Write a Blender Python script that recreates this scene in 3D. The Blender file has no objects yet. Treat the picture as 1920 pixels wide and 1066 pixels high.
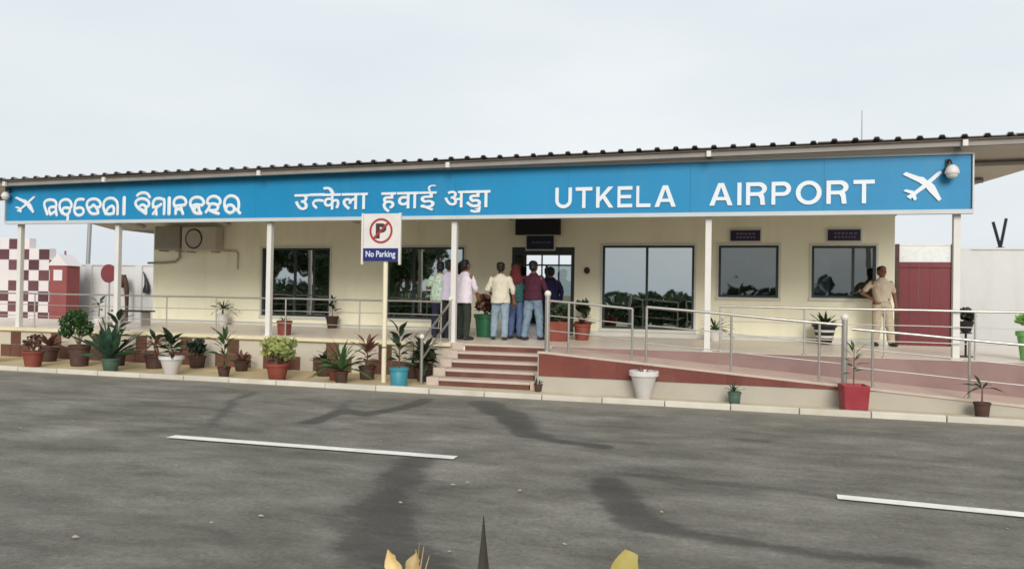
import bpy, bmesh, math, random
import numpy as np
from mathutils import Vector, Matrix, noise
R = math.radians
random.seed(7); rng = np.random.default_rng(7)
sc = bpy.context.scene
col = sc.collection

# ------------------------------------------------------------------ camera
cam_d = bpy.data.cameras.new('camera')
cam = bpy.data.objects.new('camera', cam_d); col.objects.link(cam)
yaw, pitch, roll = R(15.881), R(0.666), R(0.943)
fw = Vector((-math.sin(yaw)*math.cos(pitch), math.cos(yaw)*math.cos(pitch), math.sin(pitch)))
rt = Vector((math.cos(yaw), math.sin(yaw), 0)); up = rt.cross(fw)
r2 = rt*math.cos(roll) + up*math.sin(roll); u2 = -rt*math.sin(roll) + up*math.cos(roll)
m = Matrix.Identity(4)
for i in range(3):
    m[i][0] = r2[i]; m[i][1] = u2[i]; m[i][2] = -fw[i]
m[2][3] = 1.744
cam.matrix_world = m
cam_d.sensor_width = 36; cam_d.lens = 36*1449.83/1920
cam_d.clip_start = 0.05; cam_d.clip_end = 3000
sc.camera = cam
sc.cycles.filter_width = 1.6

# ------------------------------------------------------------------ world, sun, exposure
SUN_EL, SUN_AZ = R(25), R(163)          # azimuth measured clockwise from +Y (behind the viewer, to the right)
w = bpy.data.worlds.new('World'); sc.world = w; w.use_nodes = True
nt = w.node_tree; bg = nt.nodes['Background']; bg.inputs['Strength'].default_value = 0.1
sky = nt.nodes.new('ShaderNodeTexSky'); sky.sky_type = 'NISHITA'; sky.sun_disc = False
sky.sun_elevation = SUN_EL; sky.sun_rotation = SUN_AZ; sky.dust_density = 6; sky.air_density = 1.2
tc = nt.nodes.new('ShaderNodeTexCoord'); cl = nt.nodes.new('ShaderNodeTexNoise')
mp = nt.nodes.new('ShaderNodeMapping'); mp.inputs['Scale'].default_value = (1, 1, 3.2)
nt.links.new(tc.outputs['Generated'], mp.inputs['Vector']); nt.links.new(mp.outputs[0], cl.inputs['Vector'])
cl.inputs['Scale'].default_value = 1.6; cl.inputs['Detail'].default_value = 5; cl.inputs['Roughness'].default_value = 0.45
cr = nt.nodes.new('ShaderNodeValToRGB')
cr.color_ramp.elements[0].position = 0.3; cr.color_ramp.elements[0].color = (6.0, 6.6, 7.15, 1)
cr.color_ramp.elements[1].position = 0.72; cr.color_ramp.elements[1].color = (7.6, 7.95, 8.1, 1)
nt.links.new(cl.outputs['Fac'], cr.inputs['Fac'])
mx = nt.nodes.new('ShaderNodeMix'); mx.data_type = 'RGBA'; mx.inputs['Factor'].default_value = 0.93
nt.links.new(sky.outputs[0], mx.inputs['A']); nt.links.new(cr.outputs[0], mx.inputs['B'])
nt.links.new(mx.outputs['Result'], bg.inputs['Color'])

sun_d = bpy.data.lights.new('sun', 'SUN'); sun_d.energy = 2.45; sun_d.angle = R(26); sun_d.color = (1, 0.95, 0.87)
sun = bpy.data.objects.new('sun', sun_d); col.objects.link(sun)
sd = Vector((math.sin(SUN_AZ)*math.cos(SUN_EL), math.cos(SUN_AZ)*math.cos(SUN_EL), math.sin(SUN_EL)))
sun.rotation_euler = sd.to_track_quat('Z', 'Y').to_euler()
sun.location = sd*60
vs = sc.view_settings
vs.view_transform = 'Standard'; vs.look = 'None'; vs.gamma = 1; vs.exposure = 0.25; vs.use_curve_mapping = False

# ------------------------------------------------------------------ materials
def L(r, g, b):
    f = lambda c: (c/255/12.92) if c/255 <= 0.04045 else ((c/255+0.055)/1.055)**2.4
    return (f(r), f(g), f(b))
MATS = {}
def M(name, c, rough=0.6, var=0.12, scale=3.0, bump=0.15, bscale=70, spec=0.3, metal=0.0, dirt=0.0, dirt_col=(0.16, 0.13, 0.10), rand=0.0, stretch=None):
    if name in MATS: return MATS[name]
    mat = bpy.data.materials.new(name); mat.use_nodes = True; MATS[name] = mat
    t = mat.node_tree; b = t.nodes['Principled BSDF']; N = t.nodes.new; K = t.links.new
    tc = N('ShaderNodeTexCoord')
    n1 = N('ShaderNodeTexNoise'); n1.inputs['Scale'].default_value = scale; n1.inputs['Detail'].default_value = 6; n1.inputs['Roughness'].default_value = 0.6
    K(tc.outputs['Object'], n1.inputs['Vector'])
    ra = N('ShaderNodeValToRGB')
    ra.color_ramp.elements[0].position = 0.3; ra.color_ramp.elements[1].position = 0.7
    ra.color_ramp.elements[0].color = tuple(x*(1-var) for x in c)+(1,)
    ra.color_ramp.elements[1].color = tuple(min(1, x*(1+var)) for x in c)+(1,)
    K(n1.outputs['Fac'], ra.inputs['Fac'])
    out = ra.outputs['Color']
    if rand:
        oi = N('ShaderNodeObjectInfo'); hs = N('ShaderNodeHueSaturation')
        mr = N('ShaderNodeMapRange'); mr.inputs['To Min'].default_value = 1-rand; mr.inputs['To Max'].default_value = 1+rand
        K(oi.outputs['Random'], mr.inputs['Value']); K(mr.outputs[0], hs.inputs['Value']); K(out, hs.inputs['Color']); out = hs.outputs[0]
    if dirt:
        n2 = N('ShaderNodeTexNoise'); n2.inputs['Scale'].default_value = scale*0.45; n2.inputs['Detail'].default_value = 8; n2.inputs['Roughness'].default_value = 0.7
        if stretch:
            mq = N('ShaderNodeMapping'); mq.inputs['Scale'].default_value = stretch; K(tc.outputs['Object'], mq.inputs['Vector']); K(mq.outputs[0], n2.inputs['Vector'])
        else: K(tc.outputs['Object'], n2.inputs['Vector'])
        r3 = N('ShaderNodeMapRange'); r3.inputs['From Min'].default_value = 0.5; r3.inputs['From Max'].default_value = 0.78; r3.inputs['To Max'].default_value = dirt
        K(n2.outputs['Fac'], r3.inputs['Value'])
        mm = N('ShaderNodeMix'); mm.data_type = 'RGBA'; K(r3.outputs[0], mm.inputs['Factor']); K(out, mm.inputs['A'])
        mm.inputs['B'].default_value = tuple(dirt_col)+(1,); out = mm.outputs['Result']
    K(out, b.inputs['Base Color'])
    b.inputs['Roughness'].default_value = rough; b.inputs['Metallic'].default_value = metal
    b.inputs['Specular IOR Level'].default_value = spec
    if bump:
        n3 = N('ShaderNodeTexNoise'); n3.inputs['Scale'].default_value = bscale; n3.inputs['Detail'].default_value = 3
        K(tc.outputs['Object'], n3.inputs['Vector'])
        bp = N('ShaderNodeBump'); bp.inputs['Strength'].default_value = bump; bp.inputs['Distance'].default_value = 0.01
        K(n3.outputs['Fac'], bp.inputs['Height']); K(bp.outputs[0], b.inputs['Normal'])
    return mat

def leaf_mat(name, c, c2, rough=0.5, scale=6):
    if name in MATS: return MATS[name]
    mat = M(name, c, rough, 0.3, scale, 0.0, rand=0.3, spec=0.35)
    t = mat.node_tree; b = t.nodes['Principled BSDF']
    ra = [n for n in t.nodes if n.type == 'VALTORGB'][0]
    ra.color_ramp.elements[0].color = tuple(c)+(1,); ra.color_ramp.elements[1].color = tuple(c2)+(1,)
    tr = t.nodes.new('ShaderNodeBsdfTranslucent'); ms = t.nodes.new('ShaderNodeMixShader'); ms.inputs[0].default_value = 0.25
    t.links.new(b.inputs['Base Color'].links[0].from_socket, tr.inputs['Color'])
    o = t.nodes['Material Output']; t.links.new(b.outputs[0], ms.inputs[1]); t.links.new(tr.outputs[0], ms.inputs[2]); t.links.new(ms.outputs[0], o.inputs[0])
    return mat

def glass_mat(name, refl, tint, rough=0.015):
    mat = bpy.data.materials.new(name); mat.use_nodes = True; MATS[name] = mat
    t = mat.node_tree; t.nodes.remove(t.nodes['Principled BSDF']); N = t.nodes.new; K = t.links.new
    g = N('ShaderNodeBsdfGlossy'); g.inputs['Roughness'].default_value = rough; g.inputs['Color'].default_value = (0.86, 0.93, 0.94, 1)
    tr = N('ShaderNodeBsdfTransparent'); tr.inputs['Color'].default_value = tuple(tint)+(1,)
    ms = N('ShaderNodeMixShader'); lw = N('ShaderNodeLayerWeight'); lw.inputs['Blend'].default_value = 0.25
    mr = N('ShaderNodeMapRange'); mr.inputs['To Min'].default_value = refl; mr.inputs['To Max'].default_value = 0.98
    K(lw.outputs['Fresnel'], mr.inputs['Value']); K(mr.outputs[0], ms.inputs[0])
    tc = N('ShaderNodeTexCoord'); n = N('ShaderNodeTexNoise'); n.inputs['Scale'].default_value = 0.9
    bp = N('ShaderNodeBump'); bp.inputs['Strength'].default_value = 0.25; bp.inputs['Distance'].default_value = 0.02
    K(tc.outputs['Object'], n.inputs['Vector']); K(n.outputs['Fac'], bp.inputs['Height']); K(bp.outputs[0], g.inputs['Normal'])
    K(tr.outputs[0], ms.inputs[1]); K(g.outputs[0], ms.inputs[2]); K(ms.outputs[0], t.nodes['Material Output'].inputs[0])
    return mat

cream = M('cream_wall_paint', L(240, 237, 212), 0.75, 0.05, 0.8, 0.12, 40, dirt=0.4, dirt_col=L(206, 196, 160), stretch=(5, 5, 0.9))
white = M('white_paint', (0.60, 0.59, 0.565), 0.55, 0.05, 2, 0.05, dirt=0.25, dirt_col=(0.5, 0.47, 0.42))
white_wall = M('white_wall_paint', (0.53, 0.54, 0.545), 0.8, 0.05, 0.5, 0.1, 30, dirt=0.6, dirt_col=(0.38, 0.36, 0.33), stretch=(4, 4, 0.6))
letter_white = M('letter_white', (0.62, 0.67, 0.72), 0.4, 0.02, 3, 0.0)
blue = M('sign_blue', L(20, 124, 172), 0.45, 0.06, 0.6, 0.02, dirt=0.35, dirt_col=L(70, 132, 160), stretch=(7, 7, 0.8))
trim = M('trim_pale', (0.46, 0.49, 0.50), 0.45, 0.06, 2, 0.03)
roofm = M('roof_sheet_grey', (0.17, 0.155, 0.15), 0.55, 0.25, 1.2, 0.08, 30, dirt=0.5, dirt_col=(0.08, 0.07, 0.065), rand=0.18)
soffit = M('roof_underside', (0.46, 0.43, 0.38), 0.6, 0.1, 1, 0.03)
steel_beam = M('beam_grey', (0.24, 0.225, 0.21), 0.5, 0.12, 2, 0.03)
steel = M('stainless', (0.44, 0.425, 0.39), 0.3, 0.08, 3, 0.02, metal=0.75, spec=0.5)
steel_dark = M('dull_steel', (0.42, 0.41, 0.38), 0.4, 0.1, 3, 0.02, metal=0.6, spec=0.5)
maroon = M('maroon_tile', L(104, 56, 49), 0.45, 0.15, 2.2, 0.06, dirt=0.3, dirt_col=L(150, 110, 95))
maroon_gate = M('maroon_gate', L(112, 52, 58), 0.6, 0.1, 1, 0.03, dirt=0.2, dirt_col=L(90, 50, 50))
pink = M('pink_stone', L(182, 166, 154), 0.5, 0.07, 3, 0.05, dirt=0.35, dirt_col=L(165, 140, 122))
floor_tile = M('veranda_floor_tile', L(222, 208, 192), 0.35, 0.06, 1.2, 0.02, dirt=0.3, dirt_col=L(170, 150, 132))
plinth_white = M('plinth_white', (0.47, 0.43, 0.355), 0.8, 0.06, 1.2, 0.12, 40, dirt=0.45, dirt_col=(0.4, 0.33, 0.25))
ramp_wall = M('ramp_wall_cream', (0.38, 0.355, 0.30), 0.8, 0.07, 1.4, 0.12, 40, dirt=0.4, dirt_col=(0.38, 0.33, 0.25))
brown_tile = M('brown_tile', L(96, 64, 52), 0.6, 0.12, 3, 0.06, rand=0.15)
dark_tile = M('purple_grey_tile', L(136, 112, 108), 0.6, 0.12, 1.6, 0.06, dirt=0.4, dirt_col=L(100, 74, 70))
dark_frame = M('dark_green_frame', (0.035, 0.05, 0.048), 0.4, 0.1, 3, 0.0)
white_frame = M('pale_sill', (0.62, 0.62, 0.57), 0.6, 0.05, 3, 0.02)
black = M('black_plastic', (0.018, 0.018, 0.02), 0.45, 0.1, 3, 0.0)
signdark = M('dark_sign_purple', L(48, 40, 62), 0.4, 0.15, 6, 0.0)
signdark2 = M('dark_sign_teal', L(32, 42, 56), 0.4, 0.15, 6, 0.0)
sign_faint = M('faint_lettering', L(104, 98, 122), 0.5, 0.1, 3, 0)
ac_mat = M('ac_beige', L(150, 146, 132), 0.55, 0.08, 3, 0.03, dirt=0.2)
ac_mat2 = M('ac_pale', L(188, 180, 166), 0.5, 0.06, 3, 0.03, dirt=0.2)
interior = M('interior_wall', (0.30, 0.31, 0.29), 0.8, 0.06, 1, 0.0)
curtain_m = M('curtain_blue', L(150, 168, 205), 0.8, 0.1, 4, 0.0)
earth = M('strip_earth', L(186, 166, 128), 0.9, 0.2, 1.6, 0.4, 30, dirt=0.5, dirt_col=L(140, 112, 84))
soil = M('soil', (0.06, 0.045, 0.03), 0.95, 0.3, 12, 0.5, 40)
kerbw = M('kerb_white', (0.52, 0.49, 0.42), 0.75, 0.08, 2.5, 0.15, 40, dirt=0.6, dirt_col=(0.36, 0.31, 0.22), rand=0.08)
paintw = M('road_paint', (0.74, 0.72, 0.66), 0.7, 0.08, 5, 0.1, dirt=0.35, dirt_col=(0.26, 0.25, 0.23))
terracotta = M('terracotta', L(122, 62, 50), 0.7, 0.15, 6, 0.1, dirt=0.3, rand=0.12)
dark_pot = M('dark_pot', L(70, 50, 44), 0.7, 0.15, 6, 0.1, dirt=0.25, rand=0.15)
green_pot = M('green_grey_pot', L(70, 92, 78), 0.6, 0.12, 6, 0.05, rand=0.1)
white_pot = M('white_pot', (0.60, 0.58, 0.56), 0.45, 0.04, 6, 0.03, dirt=0.2)
teal_pot = M('teal_pot', L(56, 128, 142), 0.45, 0.08, 6, 0.02, dirt=0.15)
red_pot = M('red_pot', L(138, 46, 54), 0.5, 0.1, 6, 0.03, dirt=0.2)
lime_pot = M('lime_pot', L(120, 178, 104), 0.45, 0.08, 6, 0.02)
deepgreen_pot = M('deep_green_pot', L(40, 92, 62), 0.4, 0.08, 6, 0.02)
bark = M('bark', L(92, 74, 58), 0.9, 0.2, 8, 0.4, 30)
lf_green = leaf_mat('leaf_green', L(46, 74, 42), L(78, 106, 60))
lf_blue = leaf_mat('leaf_bluegreen', L(44, 74, 58), L(80, 110, 86))
lf_dark = leaf_mat('leaf_dark', L(34, 46, 34), L(58, 74, 48))
lf_yel = leaf_mat('leaf_yellowgreen', L(120, 140, 70), L(196, 198, 128))
lf_red = leaf_mat('leaf_redbrown', L(78, 48, 42), L(126, 88, 72))
lf_pale = leaf_mat('leaf_pale', L(170, 172, 150), L(208, 206, 186))
lf_dry = leaf_mat('leaf_dry', L(178, 150, 92), L(222, 200, 150))
lf_yellow = leaf_mat('leaf_yellow', L(160, 148, 76), L(192, 180, 112))
lf_black = leaf_mat('leaf_blackish', L(52, 50, 46), L(78, 74, 68))
lf_tree = leaf_mat('leaf_tree', L(44, 62, 40), L(76, 94, 56))
glass_r = glass_mat('glass_reflective', 0.5, (0.10, 0.13, 0.13))
glass_d = glass_mat('glass_tinted', 0.15, (0.30, 0.36, 0.35))
skin_m = M('skin_brown', L(116, 76, 56), 0.55, 0.08, 8, 0.0)
hair_m = M('hair_black', (0.012, 0.010, 0.010), 0.5, 0.3, 30, 0.4, 120)
shoe_m = M('shoe_dark', (0.03, 0.026, 0.024), 0.5, 0.2, 8, 0.0)

# ------------------------------------------------------------------ mesh helpers
class MB:
    def __init__(s): s.v = []; s.f = []
    def add(s, vs, fs):
        o = len(s.v); s.v += [tuple(p) for p in vs]; s.f += [tuple(i+o for i in f) for f in fs]; return s
    def box(s, x0, x1, y0, y1, z0, z1):
        return s.add([(x0,y0,z0),(x1,y0,z0),(x1,y1,z0),(x0,y1,z0),(x0,y0,z1),(x1,y0,z1),(x1,y1,z1),(x0,y1,z1)],
                     [(0,3,2,1),(4,5,6,7),(0,1,5,4),(1,2,6,5),(2,3,7,6),(3,0,4,7)])
    def prism_xz(s, pts, y0, y1):        # polygon in XZ (counter-clockwise seen from -Y), extruded in Y
        n = len(pts)
        vs = [(x, y0, z) for x, z in pts]+[(x, y1, z) for x, z in pts]
        fs = [tuple(range(n)), tuple(range(2*n-1, n-1, -1))]+[(i, i+n, (i+1) % n+n, (i+1) % n) for i in range(n)]
        return s.add(vs, fs)
    def prism_xy(s, pts, z0, z1):
        n = len(pts)
        vs = [(x, y, z0) for x, y in pts]+[(x, y, z1) for x, y in pts]
        fs = [tuple(range(n-1, -1, -1)), tuple(range(n, 2*n))]+[(i, (i+1) % n, (i+1) % n+n, i+n) for i in range(n)]
        return s.add(vs, fs)
    def tube(s, path, rad, n=8, caps=True, sx=1.0, sy=1.0, rounded=False):
        path = [Vector(p) for p in path]; k = len(path)
        rr = list(rad) if hasattr(rad, '__len__') else [rad]*k
        if rounded:
            a = (path[0]-path[1]).normalized(); b = (path[-1]-path[-2]).normalized(); h, t = [], []
            for q in (75, 50, 25):
                h.append((path[0]+a*rr[0]*math.sin(R(q)), rr[0]*math.cos(R(q))))
                t.append((path[-1]+b*rr[-1]*math.sin(R(q)), rr[-1]*math.cos(R(q))))
            path = [p for p, _ in h]+path+[p for p, _ in reversed(t)]; rr = [r for _, r in h]+rr+[r for _, r in reversed(t)]; k = len(path)
        vs, fs = [], []; prev = None
        for i, p in enumerate(path):
            d = (path[min(i+1, k-1)]-path[max(i-1, 0)]).normalized()
            if prev is None:
                ref = Vector((0, 1, 0)) if abs(d.y) < 0.9 else Vector((1, 0, 0))
                u = (ref-d*ref.dot(d)).normalized()
            else:
                u = (prev-d*prev.dot(d)).normalized()
            prev = u; v = d.cross(u)
            for j in range(n):
                a = 2*math.pi*j/n
                vs.append(p+u*(math.cos(a)*rr[i]*sx)+v*(math.sin(a)*rr[i]*sy))
        for i in range(k-1):
            for j in range(n):
                fs.append((i*n+j, i*n+(j+1) % n, (i+1)*n+(j+1) % n, (i+1)*n+j))
        if caps:
            fs.append(tuple(range(n-1, -1, -1))); fs.append(tuple(range((k-1)*n, k*n)))
        return s.add(vs, fs)
    def lathe(s, prof, n=16, c=(0, 0, 0), sx=1, sy=1):   # prof: (r, z)
        vs, fs = [], []; k = len(prof)
        for r, z in prof:
            for j in range(n):
                a = 2*math.pi*j/n; vs.append((c[0]+math.cos(a)*r*sx, c[1]+math.sin(a)*r*sy, c[2]+z))
        for i in range(k-1):
            for j in range(n):
                fs.append((i*n+j, i*n+(j+1) % n, (i+1)*n+(j+1) % n, (i+1)*n+j))
        fs.append(tuple(range(n-1, -1, -1))); fs.append(tuple(range((k-1)*n, k*n)))
        return s.add(vs, fs)
    def ell(s, c, r, n=12, k=8):
        return s.lathe([(max(1e-4, math.sin(math.pi*i/k)), -math.cos(math.pi*i/k)*r[2]) for i in range(k+1)], n, c, r[0], r[1])
    def loft(s, rings, n=16):            # rings: (cx, cy, z, rx, ry)
        vs, fs = [], []; k = len(rings)
        for cx, cy, z, rx, ry in rings:
            for j in range(n):
                a = 2*math.pi*j/n; vs.append((cx+math.cos(a)*rx, cy+math.sin(a)*ry, z))
        for i in range(k-1):
            for j in range(n):
                fs.append((i*n+j, i*n+(j+1) % n, (i+1)*n+(j+1) % n, (i+1)*n+j))
        fs.append(tuple(range(n-1, -1, -1))); fs.append(tuple(range((k-1)*n, k*n)))
        return s.add(vs, fs)
    def mesh(s, name, off=(0, 0, 0), smooth=None):
        me = bpy.data.meshes.new(name)
        me.from_pydata([(x-off[0], y-off[1], z-off[2]) for x, y, z in s.v], [], s.f)
        me.validate(); me.update()
        if smooth is not None:
            me.shade_smooth(); me.set_sharp_from_angle(angle=R(smooth))
        return me

def rootloc(p):
    while p.parent: p = p.parent
    return p.location
def link(name, me, mat, parent=None):
    o = bpy.data.objects.new(name, me); col.objects.link(o)
    if mat is not None and not me.materials: me.materials.append(mat)
    if parent: o.parent = parent
    return o
def put(name, mb, mat, parent=None, smooth=None, local=False):
    """one mesh object; mb in world metres unless local"""
    off = rootloc(parent) if (parent and not local) else (0, 0, 0)
    return link(name, mb.mesh(name, off, smooth), mat, parent)
def tag(o, label=None, cat=None, group=None, kind=None):
    if label: o['label'] = label
    if cat: o['category'] = cat
    if group: o['group'] = group
    if kind: o['kind'] = kind
    return o
def empty(name, loc, rz=0, **k):
    o = bpy.data.objects.new(name, None); col.objects.link(o); o.location = loc; o.rotation_euler = (0, 0, rz)
    o.empty_display_size = 0.2
    return tag(o, **k)
def bevel(o, wd=0.01, seg=2):
    b = o.modifiers.new('bevel', 'BEVEL'); b.width = wd; b.segments = seg; b.limit_method = 'ANGLE'; return o
def struct(name, mb, mat, smooth=None): return tag(put(name, mb, mat, smooth=smooth), kind='structure')

# ================================================================== SETTING: ground, road, kerb
FLOOR = 0.74
def sheet(x0, x1, y0, y1, z): return MB().add([(x0,y0,z),(x1,y0,z),(x1,y1,z),(x0,y1,z)], [(0,1,2,3)])
ground_m = M('ground_dust', L(176, 160, 132), 0.95, 0.15, 0.15, 0.3, 8, dirt=0.5, dirt_col=L(120, 112, 84))
struct('ground', sheet(-900, 900, -900, 900, -0.05), ground_m)

# road: a fine sheet whose vertices carry the shapes of old stains and tar patches
X0, X1, Y0, Y1, st = -30.0, 16.0, 3.2, 12.44, 0.085
nx, ny = int((X1-X0)/st)+1, int((Y1-Y0)/st)+1
gx, gy = np.meshgrid(np.linspace(X0, X1, nx), np.linspace(Y0, Y1, ny))
stain = np.zeros_like(gx)
def seg_dist(px, py, a, b):
    ax, ay = a; bx, by = b; dx, dy = bx-ax, by-ay
    t = np.clip(((px-ax)*dx+(py-ay)*dy)/(dx*dx+dy*dy), 0, 1)
    return np.hypot(px-ax-t*dx, py-ay-t*dy)
wob = 0.12*np.sin(gx*3.1+gy*2.3)+0.06*np.sin(gx*6.7-gy*4.1)
wob2 = 0.10*np.sin(gx*3.1-gy*2.3)+0.07*np.sin(gx*6.7+gy*5.1)
def streak(pts, wdt, amt):
    global stain
    d = np.min([seg_dist(gx+wob*0.45*wdt/0.2, gy+wob2*0.45*wdt/0.2, a, b) for a, b in zip(pts[:-1], pts[1:])], axis=0)
    stain = np.maximum(stain, amt*np.exp(-(d/wdt)**2))
streak([(-6.42,8.53),(-7.04,9.76),(-7.47,10.49),(-7.73,11.44)], 0.17, 0.55)
streak([(-5.37,9.16),(-5.43,10.14),(-4.9,9.93),(-4.76,10.52),(-4.76,11.76)], 0.17, 0.95)
streak([(-5.31,9.92),(-5.75,11.08)], 0.2, 0.5)
streak([(-3.78,11.71),(-3.12,10.8),(-2.58,9.82),(-2.25,9.2)], 0.24, 0.95)
streak([(-2.5,9.6),(-2.07,9.03),(-1.4,8.84)], 0.14, 0.9)
streak([(-1.05,7.15),(-0.86,6.5),(-0.6,6.0)], 0.26, 0.95)
streak([(-0.83,6.41),(-0.53,5.91),(-0.06,5.74),(0.48,5.74),(1.14,5.68)], 0.15, 0.7)
streak([(-3.07,7.34),(-2.86,6.24),(-2.67,5.45),(-2.32,4.91),(-1.91,4.6)], 0.33, 0.75)
streak([(-1.25,7.57),(-0.58,7.54),(0.16,7.56),(0.95,7.31)], 0.14, 0.55)
streak([(0.07,9.96),(0.44,9.88)], 0.11, 0.6)
streak([(-5.71,5.04),(-4.7,5.59),(-3.33,5.88)], 0.6, 0.22)
streak([(-4.75,4.32),(-3.71,4.68),(-2.63,4.8)], 0.45, 0.2)
streak([(-1.56,8.71),(0.18,9.05),(1.75,8.79)], 0.3, 0.35)
streak([(-1.2,8.2),(1.2,8.1),(4.2,7.9)], 0.35, 0.25)
for q in ([(2.31,9.26),(2.21,8.66),(2.48,8.46)], [(2.2,8.68),(2.64,8.86)]): streak(q, 0.06, 0.35)
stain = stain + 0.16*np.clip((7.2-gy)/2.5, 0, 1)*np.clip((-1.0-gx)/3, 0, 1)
me = bpy.data.meshes.new('road')
zz = 0.006*np.sin(gx*0.9)*np.sin(gy*1.3)
vv = np.stack([gx, gy, zz], -1).reshape(-1, 3)
idx = np.arange(nx*ny).reshape(ny, nx)
qf = np.stack([idx[:-1, :-1], idx[:-1, 1:], idx[1:, 1:], idx[1:, :-1]], -1).reshape(-1, 4)
me.vertices.add(len(vv)); me.vertices.foreach_set('co', vv.ravel())
me.loops.add(qf.size); me.loops.foreach_set('vertex_index', qf.ravel().astype(np.int32))
me.polygons.add(len(qf)); me.polygons.foreach_set('loop_start', np.arange(0, qf.size, 4, dtype=np.int32))
me.update(calc_edges=True); me.validate()
at = me.attributes.new('stain', 'FLOAT', 'POINT'); at.data.foreach_set('value', np.clip(stain, 0, 1).ravel().astype(np.float32))
at = me.attributes.new('dust', 'FLOAT', 'POINT'); at.data.foreach_set('value', (1.1*np.exp(-(12.44-gy)/0.3)+0.25*np.exp(-(12.44-gy)/1.6)).ravel().astype(np.float32))
me.shade_smooth()
rm = bpy.data.materials.new('asphalt'); rm.use_nodes = True; t = rm.node_tree; N = t.nodes.new; K = t.links.new; b = t.nodes['Principled BSDF']
tc = N('ShaderNodeTexCoord'); mpn = N('ShaderNodeMapping'); mpn.inputs['Scale'].default_value = (0.62, 1.25, 1); K(tc.outputs['Object'], mpn.inputs['Vector'])
def NZ(scale, det, rough, src):
    n = N('ShaderNodeTexNoise'); n.inputs['Scale'].default_value = scale; n.inputs['Detail'].default_value = det; n.inputs['Roughness'].default_value = rough
    K(src, n.inputs['Vector']); return n
n1 = NZ(0.9, 6, 0.62, mpn.outputs[0]); n2 = NZ(22, 4, 0.7, tc.outputs['Object']); n3 = NZ(160, 2, 0.6, tc.outputs['Object'])
ra = N('ShaderNodeValToRGB'); ra.color_ramp.elements[0].position = 0.30; ra.color_ramp.elements[0].color = (0.105, 0.098, 0.080, 1)
ra.color_ramp.elements[1].position = 0.70; ra.color_ramp.elements[1].color = (0.25, 0.236, 0.20, 1); K(n1.outputs['Fac'], ra.inputs['Fac'])
sp = N('ShaderNodeMix'); sp.data_type = 'RGBA'; sp.blend_type = 'OVERLAY'; sp.inputs['Factor'].default_value = 0.55
rb = N('ShaderNodeMix'); rb.data_type = 'RGBA'; rb.blend_type = 'OVERLAY'; rb.inputs['Factor'].default_value = 0.75; n6 = NZ(2.2, 7, 0.72, mpn.outputs[0]); K(ra.outputs[0], rb.inputs['A']); K(n6.outputs['Fac'], rb.inputs['B']); K(rb.outputs['Result'], sp.inputs['A']); K(n2.outputs['Fac'], sp.inputs['B'])
sp2 = N('ShaderNodeMix'); sp2.data_type = 'RGBA'; sp2.blend_type = 'OVERLAY'; sp2.inputs['Factor'].default_value = 0.8
K(sp.outputs['Result'], sp2.inputs['A']); K(n3.outputs['Fac'], sp2.inputs['B'])
vo = N('ShaderNodeTexVoronoi'); vo.inputs['Scale'].default_value = 55; K(tc.outputs['Object'], vo.inputs['Vector'])
peb = N('ShaderNodeMapRange'); peb.inputs['From Min'].default_value = 0.16; peb.inputs['From Max'].default_value = 0.06; K(vo.outputs['Distance'], peb.inputs['Value'])
pm = N('ShaderNodeMath'); pm.operation = 'MULTIPLY'; K(peb.outputs[0], pm.inputs[0]); 
gt = N('ShaderNodeMath'); gt.operation = 'GREATER_THAN'; gt.inputs[1].default_value = 0.62; K(n2.outputs['Fac'], gt.inputs[0]); K(gt.outputs[0], pm.inputs[1])
pm2 = N('ShaderNodeMath'); pm2.operation = 'MULTIPLY'; pm2.inputs[1].default_value = 0.5; K(pm.outputs[0], pm2.inputs[0])
pmx = N('ShaderNodeMix'); pmx.data_type = 'RGBA'; K(pm2.outputs[0], pmx.inputs['Factor']); K(sp2.outputs['Result'], pmx.inputs['A']); pmx.inputs['B'].default_value = (0.34, 0.32, 0.28, 1)
aa = N('ShaderNodeAttribute'); aa.attribute_name = 'stain'
sn = N('ShaderNodeMath'); sn.operation = 'MULTIPLY_ADD'; K(n1.outputs['Fac'], sn.inputs[0]); sn.inputs[1].default_value = 0.9; sn.inputs[2].default_value = 0.5
sm = N('ShaderNodeMath'); sm.operation = 'MULTIPLY'; sm.use_clamp = True; K(aa.outputs['Fac'], sm.inputs[0]); K(sn.outputs[0], sm.inputs[1])
n4 = NZ(5, 5, 0.65, mpn.outputs[0]); n4m = N('ShaderNodeMath'); n4m.operation = 'MULTIPLY_ADD'; n4m.inputs[1].default_value = 1.5; n4m.inputs[2].default_value = 0.24; K(n4.outputs['Fac'], n4m.inputs[0])
se = N('ShaderNodeMath'); se.operation = 'MULTIPLY'; K(sm.outputs[0], se.inputs[0]); K(n4m.outputs[0], se.inputs[1])
ss = N('ShaderNodeMapRange'); ss.interpolation_type = 'SMOOTHSTEP'; ss.inputs['From Min'].default_value = 0.24; ss.inputs['From Max'].default_value = 0.62; ss.inputs['To Max'].default_value = 0.66; K(se.outputs[0], ss.inputs['Value'])
sa = N('ShaderNodeMath'); sa.operation = 'MULTIPLY_ADD'; sa.use_clamp = True; K(se.outputs[0], sa.inputs[0]); sa.inputs[1].default_value = 0.38; K(ss.outputs[0], sa.inputs[2])
sm2 = N('ShaderNodeMath'); sm2.operation = 'MULTIPLY'; sm2.inputs[1].default_value = 0.76; K(sa.outputs[0], sm2.inputs[0])
smx = N('ShaderNodeMix'); smx.data_type = 'RGBA'; K(sm2.outputs[0], smx.inputs['Factor']); K(pmx.outputs['Result'], smx.inputs['A']); smx.inputs['B'].default_value = (0.042, 0.04, 0.036, 1)
ad_ = N('ShaderNodeAttribute'); ad_.attribute_name = 'dust'; n5 = NZ(3, 6, 0.7, tc.outputs['Object'])
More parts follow.
